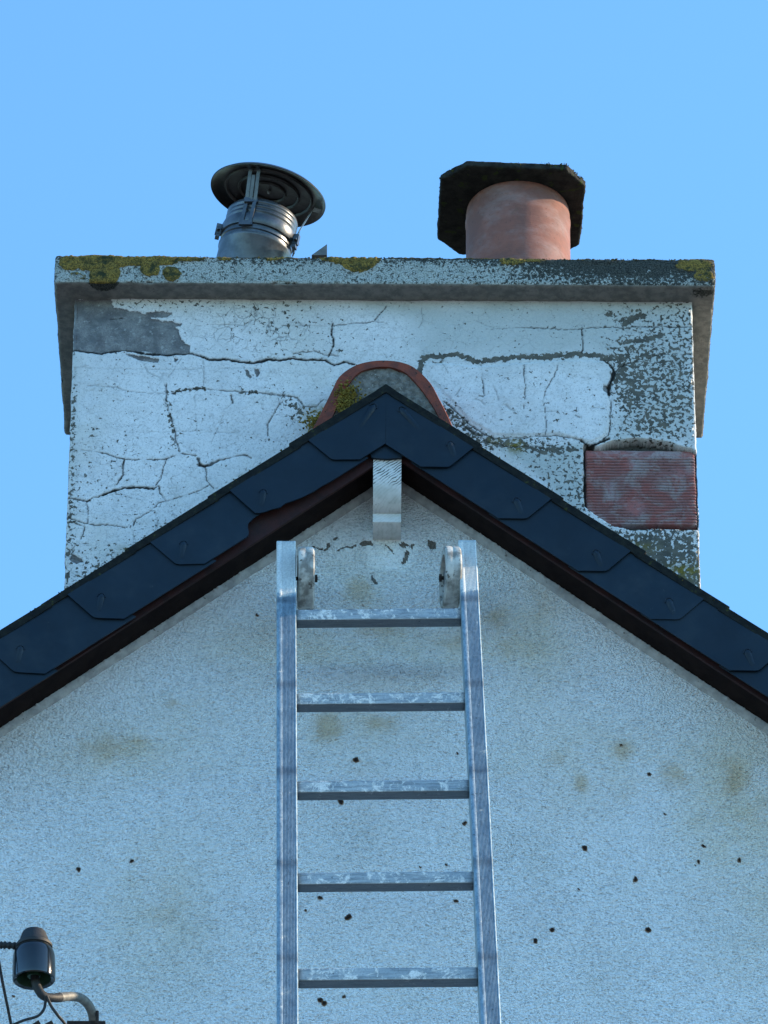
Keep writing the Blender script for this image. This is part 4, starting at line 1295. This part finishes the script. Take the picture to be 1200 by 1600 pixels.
# wheels
for side, (cx, edge, cy) in enumerate([(478, 490, 904), (704, 688, 903)]):
    c2 = on_ladder(cx, cy)
    ctr = top + lx * c2[0] + Ldir * c2[1]
    dirx = lx if side == 0 else -lx
    M = Matrix.Translation(ctr)
    zax = (lx + (Vector((0, .03, 0)) if side == 0 else Vector((0, .10, .0)))).normalized()
    WM = frame_m = frame(ctr, zax)
    Rw = .0565; hw_ = .0145
    bm = bmesh.new()
    add_lathe(bm, [(.042, -hw_), (Rw - .003, -hw_), (Rw, -hw_ + .003), (Rw + .0005, -.004), (Rw - .001, 0), (Rw + .0005, .004), (Rw, hw_ - .003), (Rw - .003, hw_), (.042, hw_)], WM, 56, True)
    wh = bm_obj('wheel', bm, M_WHEEL, ladder, smooth=True)
    bm = bmesh.new()
    add_lathe(bm, [(0, -.006), (.0425, -.006), (.0425, .006), (0, .006)], WM, 40)
    add_lathe(bm, [(0, -.012), (.012, -.012), (.014, -.009), (.014, .009), (.012, .012), (0, .012)], WM, 24)
    bm_obj('wheel_hub', bm, m_plain('grey plastic hub', (.10, .10, .095), (.2, .2, .19), 60, .8), wh, smooth=True)
    bm = bmesh.new()
    sgn = 1 if side == 0 else -1
    a_ = ctr - lx * sgn * .030; b_ = ctr + lx * sgn * .021
    add_tube(bm, [a_, b_], .0035, 10)
    add_tube(bm, [ctr + lx * sgn * .0155, ctr + lx * sgn * .0205], .0068, 6)
    bm_obj('axle_bolt', bm, M_RUST, wh)

# ================================================================== INSULATOR, BRACKET, CABLES
YI = -.34
ic_ = P(53, 1531, YI)
k_ = (CAM - ic_).length / F_PX                  # metres per photo pixel there
cosE = math.cos(math.radians(30.4))
tl = frame(ic_, Vector((-.035, -.04, 1)).normalized())
ins = thing('insulator', 'glossy black bell insulator on a bent pipe at the wall\'s lower left', 'insulator', tuple(ic_))
hpx = k_ / cosE * .87
Rb = 33.5 * k_
bm = bmesh.new()
add_lathe(bm, [(Rb * .80, .001), (Rb * .93, -.0015), (Rb * .985, 0), (Rb * 1.0, .004), (Rb * 1.0, 20 * hpx), (Rb * .985, 40 * hpx), (Rb * .93, 48 * hpx), (Rb * .80, 54 * hpx), (Rb * .5, 56 * hpx), (0, 56 * hpx)], tl, 64)
bell = bm_obj('bell', bm, M_CERAM, ins, smooth=True)
bm = bmesh.new()
add_lathe(bm, [(Rb * .80, .001), (Rb * .76, .004), (Rb * .70, .030), (Rb * .35, .036), (Rb * .30, .006), (0, .006)], tl, 64)
bm_obj('bell_lining', bm, M_CERIN, bell, smooth=True)
bm = bmesh.new()
add_lathe(bm, [(Rb * .74, 50 * hpx), (Rb * .79, 53 * hpx), (Rb * .80, 62 * hpx), (Rb * .76, 65 * hpx), (Rb * .71, 66 * hpx), (Rb * .56, 81 * hpx), (Rb * .50, 84 * hpx), (Rb * .30, 86 * hpx), (0, 86.5 * hpx)], tl, 56)
bm_obj('insulator_cap', bm, M_RUBBER, ins, smooth=True)
# swan-neck bracket fixed to the wall below the picture
br = thing('pipe_bracket', 'bent grey pipe bracket carrying the black insulator', 'bracket', tuple(P(150, 1700, YW)))
path = [P(54, 1525, YI), P(58, 1542, YI), P(68, 1556, YI + .004), P(86, 1559, YI + .02), P(112, 1557, YI + .06), P(130, 1562, YI + .09), P(143, 1580, YI + .12), P(147, 1610, YI + .15), P(148, 1660, YI + .19), P(148, 1700, YI + .24), P(148, 1722, YW + .01)]
bm = bmesh.new()
cpth = catmull(path, 7)
rd = [ (6.8 if i < len(cpth) * .3 else 7.4) * k_ for i in range(len(cpth))]
kk = int(len(cpth) * .33)
add_tube(bm, cpth[kk - 1:], rd[kk - 1:], 16)
bm_obj('pipe', bm, M_PIPE, br, smooth=True)
bm = bmesh.new()
add_tube(bm, cpth[:kk + 1], [x * 1.03 for x in rd[:kk + 1]], 16)
bm_obj('pin', bm, M_RUBBER, br, smooth=True)
bm = bmesh.new()
pp = P(150, 1722, YW)
add_box(bm, (pp.x, YW - .006, pp.z), (.07, .012, .10))
bm_obj('wall_plate', bm, M_PIPE, br, bevel=.002)
bm = bmesh.new()
q0, q1 = P(105, 1611, YI + .145), P(165, 1611, YI + .145)
add_box(bm, ((q0.x + q1.x) / 2, YI + .145, q0.z), (q1.x - q0.x, .034, .020))
bm_obj('pipe_clamp', bm, M_RUST, br, bevel=.001)
bm = bmesh.new()
q2, q3 = P(152, 1600, YI + .12), P(152, 1580, YI + .12)
add_tube(bm, [q2, q3], 2.6 * k_, 8)
bm_obj('clamp_screw', bm, M_RUST, br)
for xx in (50, 70):
    bm = bmesh.new()
    qa = P(xx, 1604, YI + .05); add_tube(bm, [qa, qa + Vector((.012, 0, .008))], .004, 8)
    bm_obj('wire_clip', bm, M_RUST, br, bevel=.0008)
# cables
def cable(label, pts, rad, mat, ribs=False, name='cable', cat='cable', group=None):
    bm = bmesh.new()
    c = catmull(pts, 10 if not ribs else 14)
    if ribs: rad = [rad * (1.12 if i % 4 < 2 else .86) for i in range(len(c))]
    add_tube(bm, c, rad, 10)
    o = bm_obj(name, bm, mat, None, smooth=not ribs)
    o['label'] = label; o['category'] = cat
    return o
neck = tl @ Vector((-Rb * .72, 0, 60 * hpx))
cable('thick ribbed black cable running left from the insulator neck', [P(-260, 1462, YI - .05), P(-120, 1470, YI - .02), P(-20, 1476, YI), P(10, 1477, YI), neck + Vector((.004, 0, -.001))], 5.6 * k_, M_RUBBER, True, 'overhead_cable')
bm_ring = bmesh.new()
add_lathe(bm_ring, [(Rb * .80, 55 * hpx), (Rb * .86, 56 * hpx), (Rb * .86, 60 * hpx), (Rb * .80, 61 * hpx)], tl, 48, True)
bm_obj('tie_wire', bm_ring, M_RUBBER, ins, smooth=True)
cable('thin brown wire slanting down at the left edge of the wall', [P(-30, 1380, YI + .1), P(-8, 1470, YI + .1), P(4, 1535, YI + .1), P(18, 1605, YI + .1), P(30, 1680, YI + .1)], 2.3 * k_, M_RUST, name='wire')
cable('thin black wire looping down and left from under the insulator', [P(72, 1556, YI - .006), P(71, 1566, YI), P(68, 1578, YI), P(58, 1588, YI), P(38, 1594, YI), P(17, 1602, YI), P(-20, 1612, YI)], 2.2 * k_, M_RUBBER, name='wire')
cable('short black wire dropping right from under the insulator', [P(73, 1556, YI - .006), P(80, 1572, YI), P(90, 1586, YI), P(104, 1604, YI + .02), P(120, 1640, YI + .05)], 2.4 * k_, M_RUBBER, name='wire')
